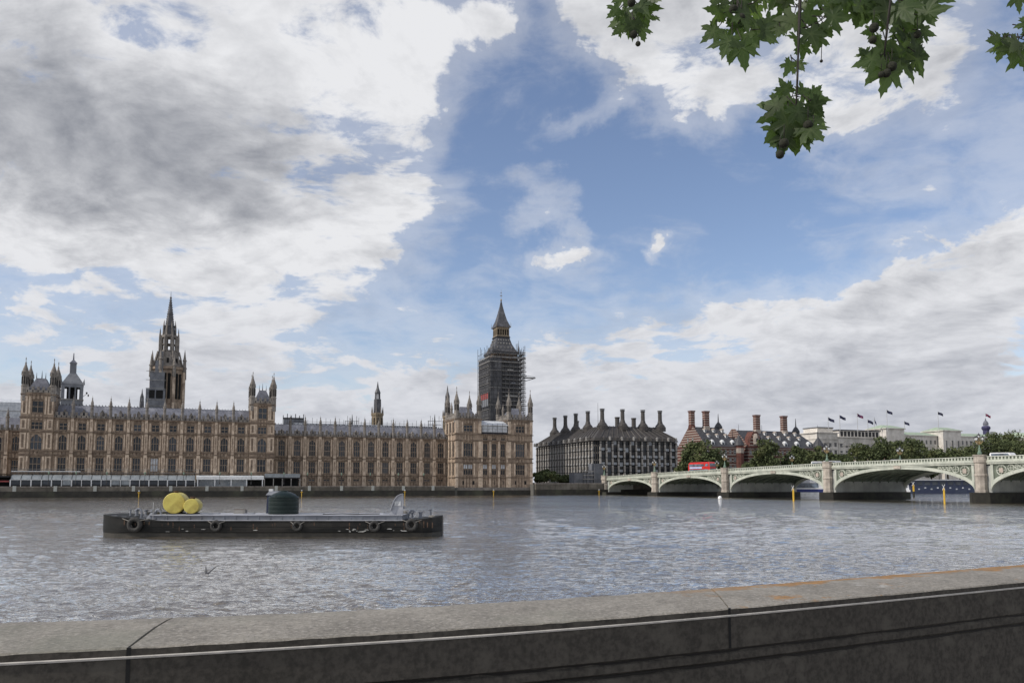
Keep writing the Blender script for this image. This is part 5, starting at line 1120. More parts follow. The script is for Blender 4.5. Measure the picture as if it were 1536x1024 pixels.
def vehicle(px, off, label, kind, m_, name):
    s = float(min(np.arange(20, 200, .1), key=lambda q: abs(PX(bw(float(q), off, 9)) - px))); z = ztop(s) - 1.35
    t = thing(name, label, kind, bw(s, off, z), BR)
    if kind == 'van': pr = [(-2.6, .35), (2.5, .35), (2.6, 1.0), (2.3, 1.25), (1.6, 2.2), (-2.4, 2.3), (-2.6, 2.1)]; hw = .95
    else: pr = [(-2.2, .3), (2.15, .3), (2.2, .75), (1.2, .95), (.5, 1.45), (-1.2, 1.48), (-2.0, 1.0), (-2.2, .9)]; hw = .85
    b = MB().poly(pr, -hw, hw, m_).build('body', t); bv = b.modifiers.new('bevel', 'BEVEL'); bv.width = .1; bv.segments = 2
    if kind == 'van': MB().poly([(-2.2, 1.35), (1.9, 1.35), (1.4, 2.05), (-2.2, 2.1)], -hw - .02, -hw + .05, 'bus_glass').build('window', t)
    else: MB().poly([(-1.7, .98), (1.0, .98), (.45, 1.36), (-1.1, 1.38)], -hw - .02, -hw + .05, 'bus_glass').build('window', t)
    for x in (-1.5, 1.5):
        for y in (-hw + .05, hw - .05): o = MB().lathe(0, 0, [(.33, -.1), (.33, .1)], 14, 'rubber').build('wheel', t, (x, y, .33)); o.rotation_euler = (R(90), 0, 0)
vehicle(1507, 8, 'white van at the far right of the bridge', 'van', 'car_white', 'parked_van'.replace('parked_', '')); vehicle(1232, 8, 'white van behind the golden lamp of the third pier', 'van', 'car_white', 'van')
vehicle(1082, 5, 'dark car beside the lamp right of the red bus', 'car', 'car_dark', 'car'); vehicle(1352, 20, 'silver van just right of the far side golden lamp', 'van', 'car_silver', 'van'); vehicle(1250, 8, 'silver van just right of the third pier', 'van', 'car_silver', 'van')
def person(px, off, label, cl, hgt=1.72, base=None):
    if base is None:
        s = float(min(np.arange(-1, 200, .1), key=lambda q: abs(PX(bw(float(q), off, 9)) - px))); loc = bw(s, off, ztop(s) - 1.18)
    else: loc = base
    me = bpy.data.meshes.new('person'); k = hgt / 1.72
    V = [(0, 0, .93), (0, 0, 1.15), (0, 0, 1.38), (0, 0, 1.48), (0, 0, 1.6), (0, 0, 1.68), (.19, 0, 1.38), (.25, .02, 1.1), (.22, -.08, .88), (-.19, 0, 1.38), (-.25, .02, 1.1), (-.22, -.06, .88), (.1, 0, .86), (.12, -.05, .48), (.12, .02, .08), (.12, -.12, .04), (-.1, 0, .86), (-.11, .08, .48), (-.12, .12, .08), (-.12, -.02, .04)]
    rad = [.15, .14, .15, .06, .1, .07, .07, .05, .035, .07, .05, .035, .09, .065, .045, .035, .09, .065, .045, .035]
    Ed = [(0, 1), (1, 2), (2, 3), (3, 4), (4, 5), (2, 6), (6, 7), (7, 8), (2, 9), (9, 10), (10, 11), (0, 12), (12, 13), (13, 14), (14, 15), (0, 16), (16, 17), (17, 18), (18, 19)]
    me.from_pydata([(x * k, y * k, z * k) for x, y, z in V], Ed, []); me.materials.append(M[cl]); o = bpy.data.objects.new('person', me); sc.collection.objects.link(o); o.location = loc; o.rotation_euler = (0, 0, BR)
    m_ = o.modifiers.new('skin', 'SKIN'); 
    for i, v in enumerate(me.skin_vertices[0].data): v.radius = (rad[i] * k, rad[i] * k)
    me.skin_vertices[0].data[0].use_root = True; sm = o.modifiers.new('sub', 'SUBSURF'); sm.levels = sm.render_levels = 1
    tag(o, label, 'person', 'people walking on the bridge')
    h = MB(); h.lathe(0, 0, [(.03, 1.52 * k), (.098 * k, 1.58 * k), (.105 * k, 1.66 * k), (.07 * k, 1.73 * k), (.02, 1.75 * k)], 8, 'hair'); h.build('hair', o, (0, .02, 0)); f_ = MB(); f_.lathe(0, -.03, [(.03, 1.5 * k), (.09 * k, 1.56 * k), (.09 * k, 1.64 * k), (.03, 1.68 * k)], 8, 'skin'); f_.build('face', o)
for px, off, lab, cl in ((1283, 1.2, 'pedestrian in light clothes over the left part of the fourth arch', 'cloth_light'), (1281, 2.0, 'pedestrian in dark clothes beside the one in light clothes', 'cloth_dark'), (1302, 1.5, 'lone dark pedestrian farther right over the fourth arch', 'cloth_dark'), (1327, 1.4, 'dark pedestrian left of the far side golden lamp', 'cloth_dark'),
                         (990, 1.4, 'pedestrian in light clothes right of the first pier lamp', 'cloth_light'), (1012, 1.4, 'pedestrian with light top against the office block end', 'cloth_light'), (1075, 1.3, 'pedestrian in light clothes in front of the bus nose', 'cloth_light'), (935, 1.4, 'pedestrian near the left end of the bridge', 'cloth_light')): person(px, off, lab, cl)
# ------------------------------------------------------------------ boats and piles beyond the bridge
def tour_boat():
    Y = 262; a = atY(1192, 740, 246); b = atY(1243, 740, 246); t = thing('tour_boat', 'white tour boat with a blue stripe seen through the third arch', 'boat', (a.x, 246, 0), R(2)); L = b.x - a.x
    mb = MB()
    for z0, z1, m_ in ((-.3, 1.35, 'car_white'), (1.35, 2.3, 'boat_blue'), (2.3, 2.7, 'car_white')):
        mb.ring([[(-.2, 1.2, z), (0, 0, z), (L, 0, z), (L + .3, 1.5, z), (L, 3.4, z), (-.2, 2.6, z)] for z in (z0, z1)], m_)
    mb.build('hull', t); MB().box(.5, L * .72, .2, 3.2, 2.7, 4.2, 'bus_glass').build('window', t); c = MB(); c.frust(-.1, L * .7, .1, 3.3, 4.2, .8, L * .66, .4, 3, 5.1, 'car_silver'); c.box(L * .68, L * .99, .3, 3.2, 2.7, 4.3, 'car_white'); c.frust(L * .52, L * .93, .6, 2.8, 4.3, L * .55, L * .9, .8, 2.6, 5.4, 'car_white'); c.build('cabin', t)
    MB().box(L * .57, L * .72, .5, .62, 4.5, 5.0, 'glass').box(L * .75, L * .87, .5, .62, 4.5, 5.0, 'glass').build('window', t)
    MB().box(L * .4, L * .62, 1, 2, 6.6, 7.3, 'red_cloth').box(L * .5, L * .52, 1.4, 1.5, 5, 6.6, 'iron_dark').build('awning', t)
tour_boat()
def moored_ship():
    a = atY(1352, 735, 330); b = atY(1560, 735, 330); t = thing('moored_ship', 'long dark blue moored ship behind the fourth arch', 'ship', (a.x, 330, 0), 0); L = b.x - a.x
    mb = MB(); mb.ring([[(1.5, 3, z), (4, 0, z), (L, 0, z), (L, 8, z), (4, 8, z)] for z in (-.5, .8, 3.0)], 'boat_navy'); mb.build('hull', t)
    c = MB(); c.box(5, L, .8, 7, 3.0, 5.4, 'boat_navy'); c.box(3, L, .2, 7.8, 5.4, 5.85, 'car_silver'); c.build('cabin', t)
    q = MB()
    for k in range(20): q.box(7 + k * 2.6, 7.7 + k * 2.6, -.05, -.001, 1.6 + .5 * (k % 2), 2.1 + .5 * (k % 2), 'pale_pane'); 
    for k in range(16): q.box(7 + k * 3.2, 9.2 + k * 3.2, .74, .79, 3.5, 4.9, 'glass')
    q.build('window', t)
    a = atY(1349, 735, 318); t = thing('launch', 'small white boat nosing out beside the dark moored ship', 'boat', (a.x, 318, 0), 0)
    h = MB(); h.ring([[(0, 1.4, z), (1.0, 0, z), (4.4, 0, z), (4.4, 3, z), (1.0, 3, z)] for z in (-.3, 1.6)], 'car_white'); h.build('hull', t); c = MB(); c.frust(.6, 4.2, .4, 2.6, 1.6, 1.0, 4.0, .6, 2.4, 3.8, 'car_white'); c.build('cabin', t); MB().box(1.2, 2.0, .3, .5, 2.6, 3.3, 'glass').box(2.6, 3.4, .3, .5, 2.6, 3.3, 'glass').build('window', t)
moored_ship()
for px, yb, yt, m2, lab in ((1190.5, 751, 731, 'yellow_paint', 'yellow mooring pile left of the tour boat'), (1371, 746, 725, 'tidal', 'black pile with a yellow top left of the bright yellow one'), (1417, 755.5, 730, 'yellow_paint', 'bright yellow mooring pile in front of the fourth arch')):
    w = atZ(px, yb, 0); top = atY(px, yt, w.y).z; t = thing('mooring_pile', lab, 'pile', (w.x, w.y, 0), 0, 'mooring piles near the bridge')
    r_ = 1.3 * w.y / F; MB().lathe(0, 0, [(r_, -3), (r_, top * .45)], 10, m2).build('post', t); MB().lathe(0, 0, [(r_ * 1.02, top * .45), (r_ * 1.02, top - .3), (r_ * .3, top)], 10, 'yellow_paint').build('head', t)
    q = MB(); q.tube([(-r_ * 2.4, -r_, top + .5), (r_ * .6, -r_, top - .6)], r_ * .25, 'sign_white', 4); q.tube([(-r_ * 2.4, -r_, top - .6), (r_ * .6, -r_, top + .5)], r_ * .25, 'sign_white', 4); q.build('topmark', t)
w = atZ(1080, 747.5, 0); b = MB(); b.smooth = True; b.lathe(0, 0, [(.05, -.5), (.35, -.3), (.55, .1), (.45, .5), (.2, .72), (.05, .75)], 14, 'car_white'); b.lathe(0, 0, [(.05, .7), (.05, 1.0)], 6, 'iron_dark'); o = b.build('buoy'); o.location = (w.x, w.y, 0); tag(o, 'small white buoy left of the second bridge pier', 'buoy')
# ------------------------------------------------------------------ barge
def barge():
    Y = F * EYE / (804 - HC); kx = Y / F; x0, x1 = (160 - 768) * kx, (660 - 768) * kx; L = x1 - x0; Bm = 5.2
    t = thing('barge', 'long black steel work barge moored in the river', 'barge', (x0, Y, 0), 0)
    def X(px): return (px - 160) * kx
    def Hh(py, y=0): return EYE - (py - HC) * (Y + y) / F
    n = 48; lo = []; hi = []; ring_ = []
    def sheer(u):                                    # deck edge height
        return 1.17 + .42 * max(0, 1 - u / .20) ** 1.6 + .30 * max(0, (u - .88) / .12) ** 1.4
    def hb(u):                                       # half breadth factor
        return min(1, .5 + .5 * math.sqrt(max(0, 1 - (1 - u / .09) ** 2)) if u < .09 else 1, ((1.0 - u) / .05) ** .4 if u > .95 else 1)
    secs = []
    for i in range(n + 1):
        u = .09 * (i / 12) ** 1.5 if i < 12 else .09 + .91 * (i - 12) / (n - 12); u = min(u, .9992); x = u * L - .62 * max(0, 1 - u / .06) ** 1.5; b = Bm / 2 * hb(u); h = sheer(u); c = Bm / 2
        secs.append([(x, c - b * .93, -.6), (x, c - b * .96, .28), (x, c - b * .985, .30), (x, c - b, .62), (x, c - b, h - .06), (x, c - b - .05, h - .05), (x, c - b - .05, h), (x, c + b + .05, h), (x, c + b, h - .05), (x, c + b * .93, -.6)])
    mb = MB(); mb.ring(secs, 'hull'); hull = mb.build('hull', t)
    me = hull.data; me.materials.append(M['deck_top']); me.materials.append(M['hull_low'])
    for p in me.polygons:
        if p.normal.z > .8 and p.center.z > .9: p.material_index = 1
        elif p.center.z < .30: p.material_index = 2
    # rubbing strakes, scuffs
    st = MB()
    for k in range(n):
        u0, u1 = max(k / n, .004), min((k + 1) / n, .996); 
        if hb(u0) < .3: continue
        for zc, pr in ((.40, .03), (.78, .03)):
            y0, y1 = Bm / 2 - Bm / 2 * hb(u0), Bm / 2 - Bm / 2 * hb(u1); st.ring([[(u * L, y - pr, zc - .025), (u * L, y + .05, zc - .025), (u * L, y + .05, zc + .025), (u * L, y - pr, zc + .025)] for u, y in ((u0, y0), (u1, y1))], 'hull')
    st.build('rubbing_strake', t)
    sf = MB(); rs = random.Random(5)
    for k in range(26):
        x = rs.choice([rs.uniform(X(490), X(620)), rs.uniform(X(520), X(560)), rs.uniform(X(240), X(420))]); w_ = rs.uniform(.06, .5); z = rs.uniform(.36, .58); hgt = rs.uniform(.02, .06)
        sf.ring([[(x, yy, z), (x + w_ * .8, yy, z - .01), (x + w_, yy, z + hgt * .5), (x + w_ * .5, yy, z + hgt), (x + w_ * .1, yy, z + hgt * .7)] for yy in (-.034, -.002)], 'scuff')
    sf.build('paint_scuff', t)
    # hatch coaming
    c0, c1 = X(224), X(603); hz = 1.52; cm = MB(); cm.box(c0, c1, .5, Bm - .5, 1.12, hz, 'deck_grey'); cm.box(c0 - .05, c1 + .05, .42, Bm - .42, hz, hz + .05, 'deck_top')
    for k in range(22): x = c0 + (k + .5) * (c1 - c0) / 22; cm.box(x - .02, x + .02, .46, .5, 1.16, hz - .01, 'deck_grey')
    cm.box(c0 - .1, c1 + .1, -.02, .3, 1.171, 1.215, 'deck_top'); cm.frust(c0 - .5, c0, .7, Bm - .7, 1.15, c0 - .12, c0, .9, Bm - .9, 1.72, 'deck_grey'); cm.build('hatch_coaming', t)
    # bollards and fairleads
    def bol(px, y, r_=.13, h=.42, u=None):
        x = X(px); z = sheer(x / L); q = MB(); q.lathe(0, 0, [(r_ * 1.5, 0), (r_ * 1.5, .04), (r_, .06), (r_, h), (r_ * 1.45, h + .03), (r_ * 1.45, h + .1)], 12, 'deck_grey'); q.build('bollard', t, (x, y, z))
    for px, y in ((188, 2.2), (194, 3.1), (612, 2.6), (628, 1.6), (640, 2.8), (183, 1.7)): bol(px, y, .12 if px > 185 else .06, .40 if px != 640 else .5)
    q = MB(); q.box(-.5, .5, -.5, .5, 0, .18, 'deck_grey'); q.box(-.3, .3, -.35, .35, .18, .42, 'rubber'); q.lathe(-.1, .1, [(.16, .4), (.12, .62)], 8, 'deck_grey'); q.build('windlass', t, (X(213), 2.2, sheer(.1)))
    for px, y, fl in ((206, 1.1, -1), (218, 2.0, 1), (231, 1.6, -1), (611, 1.3, 1), (597, 1.0, 1)):
        x = X(px); z = sheer(x / L) if px != 597 else 1.5; pts = [(0, 0, 0), (0, 0, .42), (fl * .06, 0, .55), (fl * .18, 0, .66), (fl * .33, 0, .66), (fl * .42, 0, .52)]
        MB().tube(pts, .085, 'deck_grey', 8).build('vent_pipe', t, (x, y, z))
    MB().tube([(0, 0, 0), (0, 0, 1.5)], .018, 'flag_pole', 5).build('rail_post', t, (X(231.5), .2, 1.0))
    for k in range(4):
        MB().box(-.2, .2, -.06, .06, 0, .1, 'deck_grey').build('cleat', t, (X(170 + k * 14), .5 + .1, sheer(.05 + k * .03)))
    # fin shaped steering board
    pr = [(0, 0), (1.04, 0), (1.04, 1.52), (.86, 1.49), (.62, 1.36), (.42, 1.1), (.26, .68), (.12, .27)]; f = MB(); f.poly([(x - .0, z) for x, z in pr], 0, .10, 'deck_top')
    for i in range(2, len(pr) - 1): a, b = pr[i], pr[i + 1]; f.ring([[(a[0], y, a[1]), (b[0], y, b[1]), (b[0] - .05, y, b[1] + .03), (a[0] - .05, y, a[1] + .03)] for y in (-.16, .12)], 'deck_top')
    f.build('fin_board', t, (X(582), .9, hz + .05))
    sg = MB(); sg.box(-.24, .24, -.02, 0, -.17, .17, 'sign_white'); sg.box(-.21, .21, -.026, -.021, .13, .145, 'sign_ink'); sg.box(-.21, .21, -.026, -.021, -.145, -.13, 'sign_ink'); sg.box(-.21, -.195, -.026, -.021, -.13, .13, 'sign_ink'); sg.box(.195, .21, -.026, -.021, -.13, .13, 'sign_ink')
    for k, (a, b) in enumerate(((-.15, .12), (-.13, .14), (-.15, .05))): sg.box(a, b, -.026, -.021, .06 - k * .07, .085 - k * .07, 'sign_ink')
    sg.build('sign', t, (X(595), .88, hz + .05 + .82))
    # tyre fenders and their ropes
    def tyre(px, py, r_, wd, sc_=1.0, hw=.5):
        x = X(px); z = Hh(py); cr = r_ * .3; R0 = r_ - cr; v = []; nn, mm = 24, 10; q = MB(); q.smooth = True; rings = []
        for i in range(nn):
            a = 2 * math.pi * i / nn; rings.append([((R0 + cr * math.cos(b)) * math.cos(a), cr * 1.0 * math.sin(b) * wd, (R0 + cr * math.cos(b)) * math.sin(a)) for b in [2 * math.pi * j / mm for j in range(mm)]])
        q.ring(rings + [rings[0]], 'rubber', cap=False); u = x / L; y = Bm / 2 - Bm / 2 * hb(u) - cr * wd
        o = q.build('tyre_fender', t, (x, y, z)); u = x / L; top = sheer(u)
        for s_ in (-1, 1):
            rp = MB(); rp.tube([(s_ * r_ * .35, -.0, -r_ * .2), (s_ * (r_ * .75), -.12, r_ * .5), (s_ * hw * 1.25, .16, top - z + .02)], .018, 'rope', 5); rp.build('rope', o)
    tyre(208.5, 785.5, .56, 1.1, hw=.8); tyre(328.5, 787.5, .43, .9, hw=.6); tyre(449, 788, .38, .8, hw=.5); tyre(564, 788, .42, .9, hw=.7); tyre(619, 786, .46, .9, hw=.6)
    ch = MB()
    for k in range(11): ch.tube([(0, 0, -k * .14), (.035, .0 if k % 2 else .03, -k * .14 - .06), (0, 0, -k * .14 - .13), (-.035, 0 if k % 2 else -.03, -k * .14 - .06), (0, 0, -k * .14)], .014, 'rust', 4)
    ch.build('chain', t, (L + .06, Bm / 2 - .2, 1.35))
    for x, z, w_, h_ in ((.25, .05, .16, .7), (.5, .55, .25, .18)): MB().box(x, x + w_, Bm / 2 - Bm / 2 * hb((x + .05) / L) - .06, Bm / 2, z, z + h_, 'rust').build('bow_fitting', t)
    for (px, y, r_) in ((598, 3.0, .32), (645, 1.9, .25), (236, 3.4, .3)):
        rc = MB()
        for q in range(3): rc.tube([((r_ - q * .02) * math.cos(a * .5236), (r_ - q * .02) * math.sin(a * .5236), .05 + q * .07) for a in range(13)], .035, 'rope', 5)
        rc.build('rope_coil', t, (X(px), y, 1.56 if 224 < px < 603 else 1.25))
    rs = random.Random(11); rk = MB()
    for k in range(34):
        x = rs.uniform(X(172), X(650)); w_ = rs.uniform(.02, .07); z1 = sheer(x / L) - rs.uniform(.08, .4); h_ = rs.uniform(.12, .5)
        rk.box(x, x + w_, -.006, .0, z1 - h_, z1, 'rust')
    rk.build('rust_streak', t)
    for k in range(7):
        x = c0 + (k + .5) * (c1 - c0) / 7; MB().box(x - .35, x + .35, 2.2, 2.9, hz + .05, hz + .10, 'deck_grey').build('hatch_lid', t)
    MB().box(0, .9, 0, .5, 0, .28, 'plank').box(.05, .85, .05, .45, .28, .31, 'rust').build('tool_chest', t, (X(330), 3.2, hz + .05))
    MB().tube([(0, 0, 0), (1.4, .2, .02), (2.6, -.1, .0), (4.2, .1, .02)], .035, 'rubber', 5).build('hose', t, (X(480), 1.3, hz + .085))
    # cargo
    def drum(px, py, rpx, ln, label, y, bands=True):
        k = (Y + y) / F; r_ = rpx * k; wx = (px - 768) * k; wz = hz + .05 + r_ + .06
        d = thing('yellow_tank', label, 'tank', (wx, Y + y, wz), R(-64), 'yellow tanks lying on the barge'); q = MB(); q.smooth = True; nn = 40
        prof = [(.955, 0), (.985, .012), (1, .035), (1, ln - .035), (.985, ln - .012), (.955, ln)]
        rings = [[(x_, r_ * a * math.cos(2 * math.pi * j / nn), r_ * a * math.sin(2 * math.pi * j / nn)) for j in range(nn)] for a, x_ in prof]; q.ring(rings, 'yellow_tank', cap=False); q.smooth = False
        for x_, sg in ((0.0, 1), (ln, -1)): q.add([(x_ - sg * .02, 0, 0)] + [(x_, r_ * .955 * math.cos(2 * math.pi * j / nn), r_ * .955 * math.sin(2 * math.pi * j / nn)) for j in range(nn)], [(0, 1 + j, 1 + (j + 1) % nn) for j in range(nn)], 'yellow_tank')
        o = q.build('shell', d); o.rotation_euler = (0, 0, 0)
        d.rotation_euler = (0, 0, R(103))
        bd = MB()
        for xx in (.18, ln * .5, ln - .18): bd.ring([[(x_, r_ * 1.02 * math.cos(2 * math.pi * j / nn), r_ * 1.02 * math.sin(2 * math.pi * j / nn)) for j in range(nn)] for x_ in (xx - .03, xx + .03)], 'yellow_tank')
        bd.build('band', d); MB().lathe(ln * .35, 0, [(.16, r_ * .96), (.16, r_ + .1), (.2, r_ + .1), (.2, r_ + .15)], 10, 'rust').build('manhole', d); MB().box(.1, ln - .1, -r_ * .7, r_ * .7, -r_ - .058, -r_ + .03, 'rubber').build('cradle', d)
    drum(263.6, 753.3, 15.3, 2.3, 'big yellow cylindrical tank on the barge deck', 1.6); drum(289.6, 758, 10.9, 1.8, 'smaller yellow cylindrical tank beside the big one', 1.5)
    k = (Y + 2.4) / F; wx = (427.5 - 768) * k; q = MB(); q.smooth = True; r_ = 22 * k
    d = thing('green_tank', 'dark green ribbed water tank with a domed top on the barge', 'tank', (wx, Y + 2.4, hz + .05))
    pf = [(r_ * .97, 0), (r_, .04)]
    for i in range(4): z = .05 + i * .31; pf += [(r_, z), (r_, z + .24), (r_ * .993, z + .265), (r_ * .993, z + .29)]
    pf += [(r_ * 1.01, 1.22), (r_ * .97, 1.30), (r_ * .72, 1.50), (r_ * .45, 1.64), (r_ * .25, 1.70), (r_ * .24, 1.75), (.02, 1.76)]
    q.lathe(0, 0, pf, 40, 'tank_green'); q.build('shell', d); rb = MB()
    for j in range(10): a = j * math.pi / 5; rb.tube([(math.cos(a) * r_ * .95, math.sin(a) * r_ * .95, 1.33), (math.cos(a) * r_ * .3, math.sin(a) * r_ * .3, 1.69)], .025, 'tank_green', 4)
    rb.build('rib', d)
    d = thing('equipment_cover', 'dark grey covered box with a pale lid behind the green tank', 'box', ((413.5 - 768) * k * 1.02, Y + 4.2, hz - .1)); q = MB(); q.frust(-.65, .75, -.5, .5, 0, -.6, .7, -.45, .45, 1.55, 'boat_navy'); q.build('box', d); q = MB(); q.frust(-.7, .8, -.55, .55, 1.55, -.5, .5, -.3, .3, 1.85, 'deck_grey'); q.build('lid', d); MB().box(-.6, -.3, -.1, .1, 1.85, 2.02, 'sign_white').build('light', d)
barge()
# ------------------------------------------------------------------ gull
def gull():
    w = atY(310, 862, 26); k = 1.0; V = [(-.22, 0, 0), (-.1, 0, .01), (.06, 0, .0), (.14, 0, .03), (.2, 0, .03), (.0, .02, .04), (-.02, .03, .14), (-.04, .04, .26), (.0, -.08, .08), (-.03, -.18, .18), (-.09, -.28, .26)]
    rad = [.012, .035, .045, .03, .008, .022, .016, .005, .022, .016, .005]; Ed = [(0, 1), (1, 2), (2, 3), (3, 4), (2, 5), (5, 6), (6, 7), (2, 8), (8, 9), (9, 10)]
    me = bpy.data.meshes.new('gull'); me.from_pydata(V, Ed, []); me.materials.append(M['bird_grey']); o = bpy.data.objects.new('gull', me); sc.collection.objects.link(o); o.location = w; o.rotation_euler = (0, 0, R(125)); o.scale = (1.15, 1.15, 1.15)
    o.modifiers.new('skin', 'SKIN')
    for i, v in enumerate(me.skin_vertices[0].data): v.radius = (rad[i] * (2.0 if i in (5, 6, 8, 9) else 1), rad[i])
    me.skin_vertices[0].data[2].use_root = True; s_ = o.modifiers.new('sub', 'SUBSURF'); s_.levels = s_.render_levels = 2
    tag(o, 'grey gull flying low over the water below the barge', 'bird')
gull()
# ------------------------------------------------------------------ hanging plane tree leaves
LEAF = [(0, -.02), (.06, .03), (.20, -.06), (.30, -.20), (.34, -.04), (.46, -.02), (.40, .07), (.50, .14), (.36, .18), (.30, .25), (.44, .32), (.52, .44), (.62, .60), (.46, .56), (.42, .66), (.32, .56), (.22, .50), (.22, .62), (.14, .74), (.16, .84), (.07, .90), (0, 1.08)]
TONE = []
def leaf_into(v, f, vn, pos, size, ang, tilt, yaw, rs):
    n_old = len(v); _leaf(v, f, vn, pos, size, ang, tilt, yaw, rs); TONE.extend([rs.random()] * (len(v) - n_old))
def _leaf(v, f, vn, pos, size, ang, tilt, yaw, rs):
    out = [(x, y) for x, y in LEAF] + [(-x, y) for x, y in LEAF[-2:0:-1]]; n = len(out); o = len(v)
    j = [1 + rs.uniform(-.07, .07) for _ in range(n)]; sx = rs.uniform(.88, 1.1)
    A = Matrix.Rotation(ang, 3, 'Y'); T = Matrix.Rotation(tilt, 3, 'X'); Yw = Matrix.Rotation(yaw, 3, 'Z'); curl = rs.uniform(.1, .45)
    c = (0, .30)
    def P(x, y):
        p = Vector((x * sx, curl * (x * x * .9 + .35 * (y - .3) ** 2) + rs.uniform(-.006, .006), y)) * size; return tuple(pos + Yw @ (A @ (T @ p)))
    for (x, y), k in zip(out, j): v.append(P(x * k, (y - .3) * k + .3)); vn.append(0)
    inner = [((x) * .5, (y - .3) * .5 + .3) for x, y in out]
    for x, y in inner: v.append(P(x, y)); vn.append(.3)
    v.append(P(*c)); vn.append(1.0)
    tip = {21: 1, 12: 1, 30: 1, 3: 1, 39: 1}
    for i in range(n):
        i2 = (i + 1) % n; f.append((o + i, o + i2, o + n + i2, o + n + i)); f.append((o + n + i, o + n + i2, o + 2 * n))
        if i in tip: vn[o + i] = .9; vn[o + n + i] = 1.0
def branch(label, stems, clusters, balls, seed):
    t = thing('plane_tree_branch', label, 'branch', (0, 0, 0), 0, 'plane tree branches hanging into the top of the view'); rs = random.Random(seed)
    v, f, vn = [], [], []; tw = MB(); D = 2.7; TONE.clear()
    def pt(px, py, d): return atY(px, py, d)
    for st in stems:
        P = [pt(x, y, D + .05 * math.sin(i + seed)) for i, (x, y, r_) in enumerate(st)]; tw.tube(P, [r_ for *_, r_ in st], 'twig', 6)
    ex = [(px + rs.uniform(-14, 14), py + rs.uniform(-12, 10), size * rs.uniform(.5, .75), ang + rs.uniform(-70, 70), dd + rs.uniform(.02, .14)) for (px, py, size, ang, dd) in clusters if rs.random() < .55]
    for (px, py, size, ang, dd) in list(clusters) + ex:
        base = pt(px, py, D + dd); tilt = rs.uniform(-.5, .5); yaw = rs.uniform(-.5, .5)
        leaf_into(v, f, vn, base, size * .95, R(ang), tilt, yaw, rs)
        d = Vector((math.sin(R(ang)), 0, math.cos(R(ang)))); tw.tube([base - d * size * .35 + Vector((0, .03, .02)), base], [.0022, .0016], 'twig', 4)
    me = bpy.data.meshes.new('foliage'); me.from_pydata([tuple(q) for q in v], [], f); me.materials.append(M['leaf_near']); at = me.attributes.new('vein', 'FLOAT', 'POINT'); at.data.foreach_set('value', vn); at2 = me.attributes.new('tone', 'FLOAT', 'POINT'); at2.data.foreach_set('value', TONE)
    me.polygons.foreach_set('use_smooth', [True] * len(me.polygons)); o = bpy.data.objects.new('foliage', me); sc.collection.objects.link(o); o.parent = t
    tw.build('twig', t)
    for px, py, r_ in balls:
        p = pt(px, py, D - .03); b = MB(); nn = 14; rr = r_ * .82 * D / F; b.smooth = True
        b.ring([[(rr * (1 + rs.uniform(-.08, .08)) * math.sin(math.pi * (i + .02) / 9.04) * math.cos(2 * math.pi * j / nn), rr * (1 + rs.uniform(-.08, .08)) * math.sin(math.pi * (i + .02) / 9.04) * math.sin(2 * math.pi * j / nn), rr * math.cos(math.pi * (i + .02) / 9.04)) for j in range(nn)] for i in range(10)], 'seed')
        b.tube([(0, 0, rr * .9), (.003, 0, rr + .05)], .0014, 'twig', 4); b.build('seed_ball', t, p)
mat('seed', (.028, .03, .018), (.014, .014, .01), rough=.95, scale=120, bump=.002)
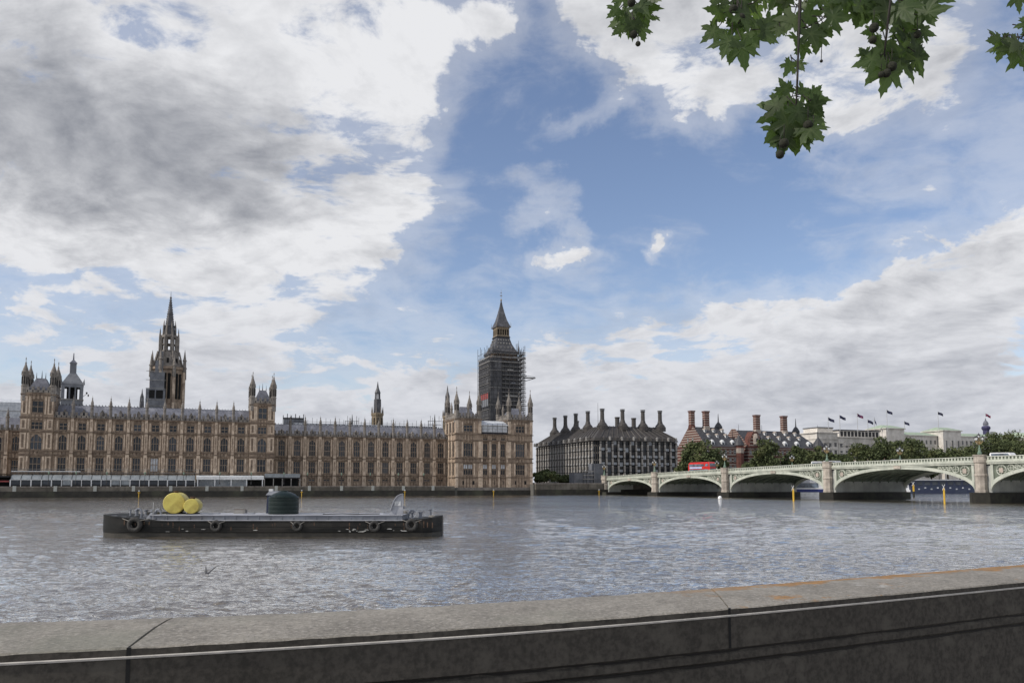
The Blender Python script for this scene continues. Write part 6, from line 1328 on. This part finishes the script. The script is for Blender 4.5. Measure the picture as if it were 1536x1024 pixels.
# leaf angle: 0 = tip up, 180 = tip down; (px, py) is where the leaf joins its stalk
branch('leftmost short hanging spray of plane leaves at the top', [[(950, -40, .006), (950, 10, .004), (952, 45, .003)]],
       [(955, 5, .085, 150, .0), (950, 20, .085, 200, .02), (943, 22, .085, 250, .03), (945, 36, .075, 195, -.01), (958, 38, .075, 165, .02), (962, 10, .085, 110, .03), (940, -8, .09, 230, .05), (970, -6, .08, 130, .0), (950, 30, .07, 180, -.05), (968, 18, .06, 170, .06), (930, 12, .06, 235, .02)], [(950, 52, 8), (957, 66, 5), (947, 4, 8)], 1)
branch('longest hanging branch of plane leaves, reaching lowest into the sky', [[(1203, -60, .008), (1200, 0, .006), (1198, 60, .0048), (1196, 120, .004), (1194, 165, .003)], [(1110, -50, .006), (1106, 0, .004), (1108, 36, .003)], [(1198, 45, .003), (1225, 35, .002), (1240, 25, .0015)], [(1106, 10, .003), (1130, 5, .002), (1150, -10, .0015)]],
       [(1098, 52, .125, 195, .0), (1128, 42, .115, 130, .02), (1112, 60, .11, 172, -.04), (1140, 44, .10, 80, .0), (1085, 20, .10, 262, .04), (1096, 8, .10, 220, .05), (1112, 12, .10, 170, -.03), (1130, 8, .10, 120, .05), (1092, -8, .10, 280, .0), (1140, -14, .10, 100, .03), (1150, 38, .075, 50, .05), (1118, -10, .11, 190, .02), (1078, 40, .08, 235, .02), (1102, 28, .09, 150, .05), (1122, 26, .085, 230, .07),
        (1192, 20, .095, 215, .0), (1206, 16, .09, 140, .03), (1196, 55, .08, 205, .02), (1180, 30, .07, 230, .04), (1212, 42, .09, 160, -.03), (1226, 50, .08, 185, .02), (1222, 44, .08, 100, .03), (1238, 26, .10, 95, -.02), (1242, 20, .08, 30, .04), (1236, 36, .075, 165, .03), (1210, -5, .09, 60, .0), (1190, -12, .09, 300, .0), (1170, 40, .055, 200, .0), (1222, -2, .07, 110, .05), (1206, 66, .06, 190, .02), (1184, 8, .07, 330, .02), (1188, 92, .06, 200, .0), (1196, 94, .05, 150, .02), (1160, -14, .09, 150, .02), (1178, -6, .08, 190, .03),
        (1183, 140, .07, 330, .02), (1188, 145, .08, 225, .01), (1176, 158, .10, 285, .0), (1172, 168, .095, 245, .03), (1184, 170, .11, 190, -.02), (1200, 165, .12, 165, .0), (1216, 166, .10, 110, .02), (1200, 142, .08, 60, .0), (1212, 148, .085, 95, .03), (1216, 152, .08, 135, -.02), (1196, 190, .105, 185, .02), (1180, 195, .10, 200, .0), (1208, 188, .105, 150, -.03), (1168, 190, .085, 220, .04), (1192, 158, .09, 150, -.04), (1186, 182, .08, 230, .05), (1204, 176, .08, 200, .06), (1178, 205, .075, 192, .02), (1204, 200, .075, 155, .03)],
       [(1212, 188, 9), (1220, 200, 8), (1232, 92, 3), (1176, 215, 9), (1170, 232, 8), (1100, 14, 8), (1112, 26, 7)], 2)
branch('dense middle cluster of plane leaves with hanging seed balls at top right', [[(1340, -50, .007), (1336, 0, .005), (1330, 50, .004), (1326, 86, .003)]],
       [(1335, 5, .125, 200, .0), (1350, 4, .12, 160, -.03), (1366, 6, .11, 120, .02), (1318, 4, .11, 235, .03), (1376, 22, .11, 95, .0), (1362, 30, .10, 150, .04), (1345, 34, .11, 180, .05), (1325, 30, .08, 210, .0), (1328, 60, .10, 190, .02), (1350, 66, .12, 165, .0), (1366, 62, .11, 110, .02), (1320, 84, .10, 255, .0), (1326, 92, .10, 225, .02), (1336, 96, .115, 190, -.03), (1352, 86, .11, 165, .02), (1372, 78, .10, 140, .0), (1380, 46, .07, 100, .03), (1300, 84, .05, 330, .02), (1384, 8, .08, 70, .02), (1356, 48, .10, 200, .04), (1312, 48, .055, 260, .02), (1330, 76, .08, 160, .05), (1345, 12, .10, 220, .06),
        (1290, 4, .10, 225, .0), (1280, 0, .10, 250, .03), (1296, -4, .10, 170, .02), (1268, -10, .10, 230, .0), (1310, -6, .10, 150, .03), (1390, -8, .10, 110, .0), (1286, 12, .07, 190, .02)], [(1311, 42, 9), (1309, 60, 7.5), (1338, 100, 9), (1330, 110, 8), (1322, 112, 6), (1376, 52, 7)], 3)
branch('sparse spray of plane leaves at the right edge of the view', [[(1560, -10, .005), (1548, 30, .004), (1532, 58, .003), (1516, 52, .002), (1500, 58, .0015)]],
       [(1502, 60, .085, 255, .0), (1510, 62, .085, 205, .02), (1520, 66, .10, 200, .0), (1532, 72, .10, 165, .02), (1536, 60, .09, 120, .0), (1526, -12, .08, 165, .0), (1540, 40, .09, 100, .02), (1544, 30, .09, 200, .03), (1514, 58, .07, 235, .04), (1528, 60, .075, 220, -.03), (1560, 60, .1, 150, .0), (1570, 20, .1, 120, .03)], [], 4)
print('objects', len(bpy.data.objects))
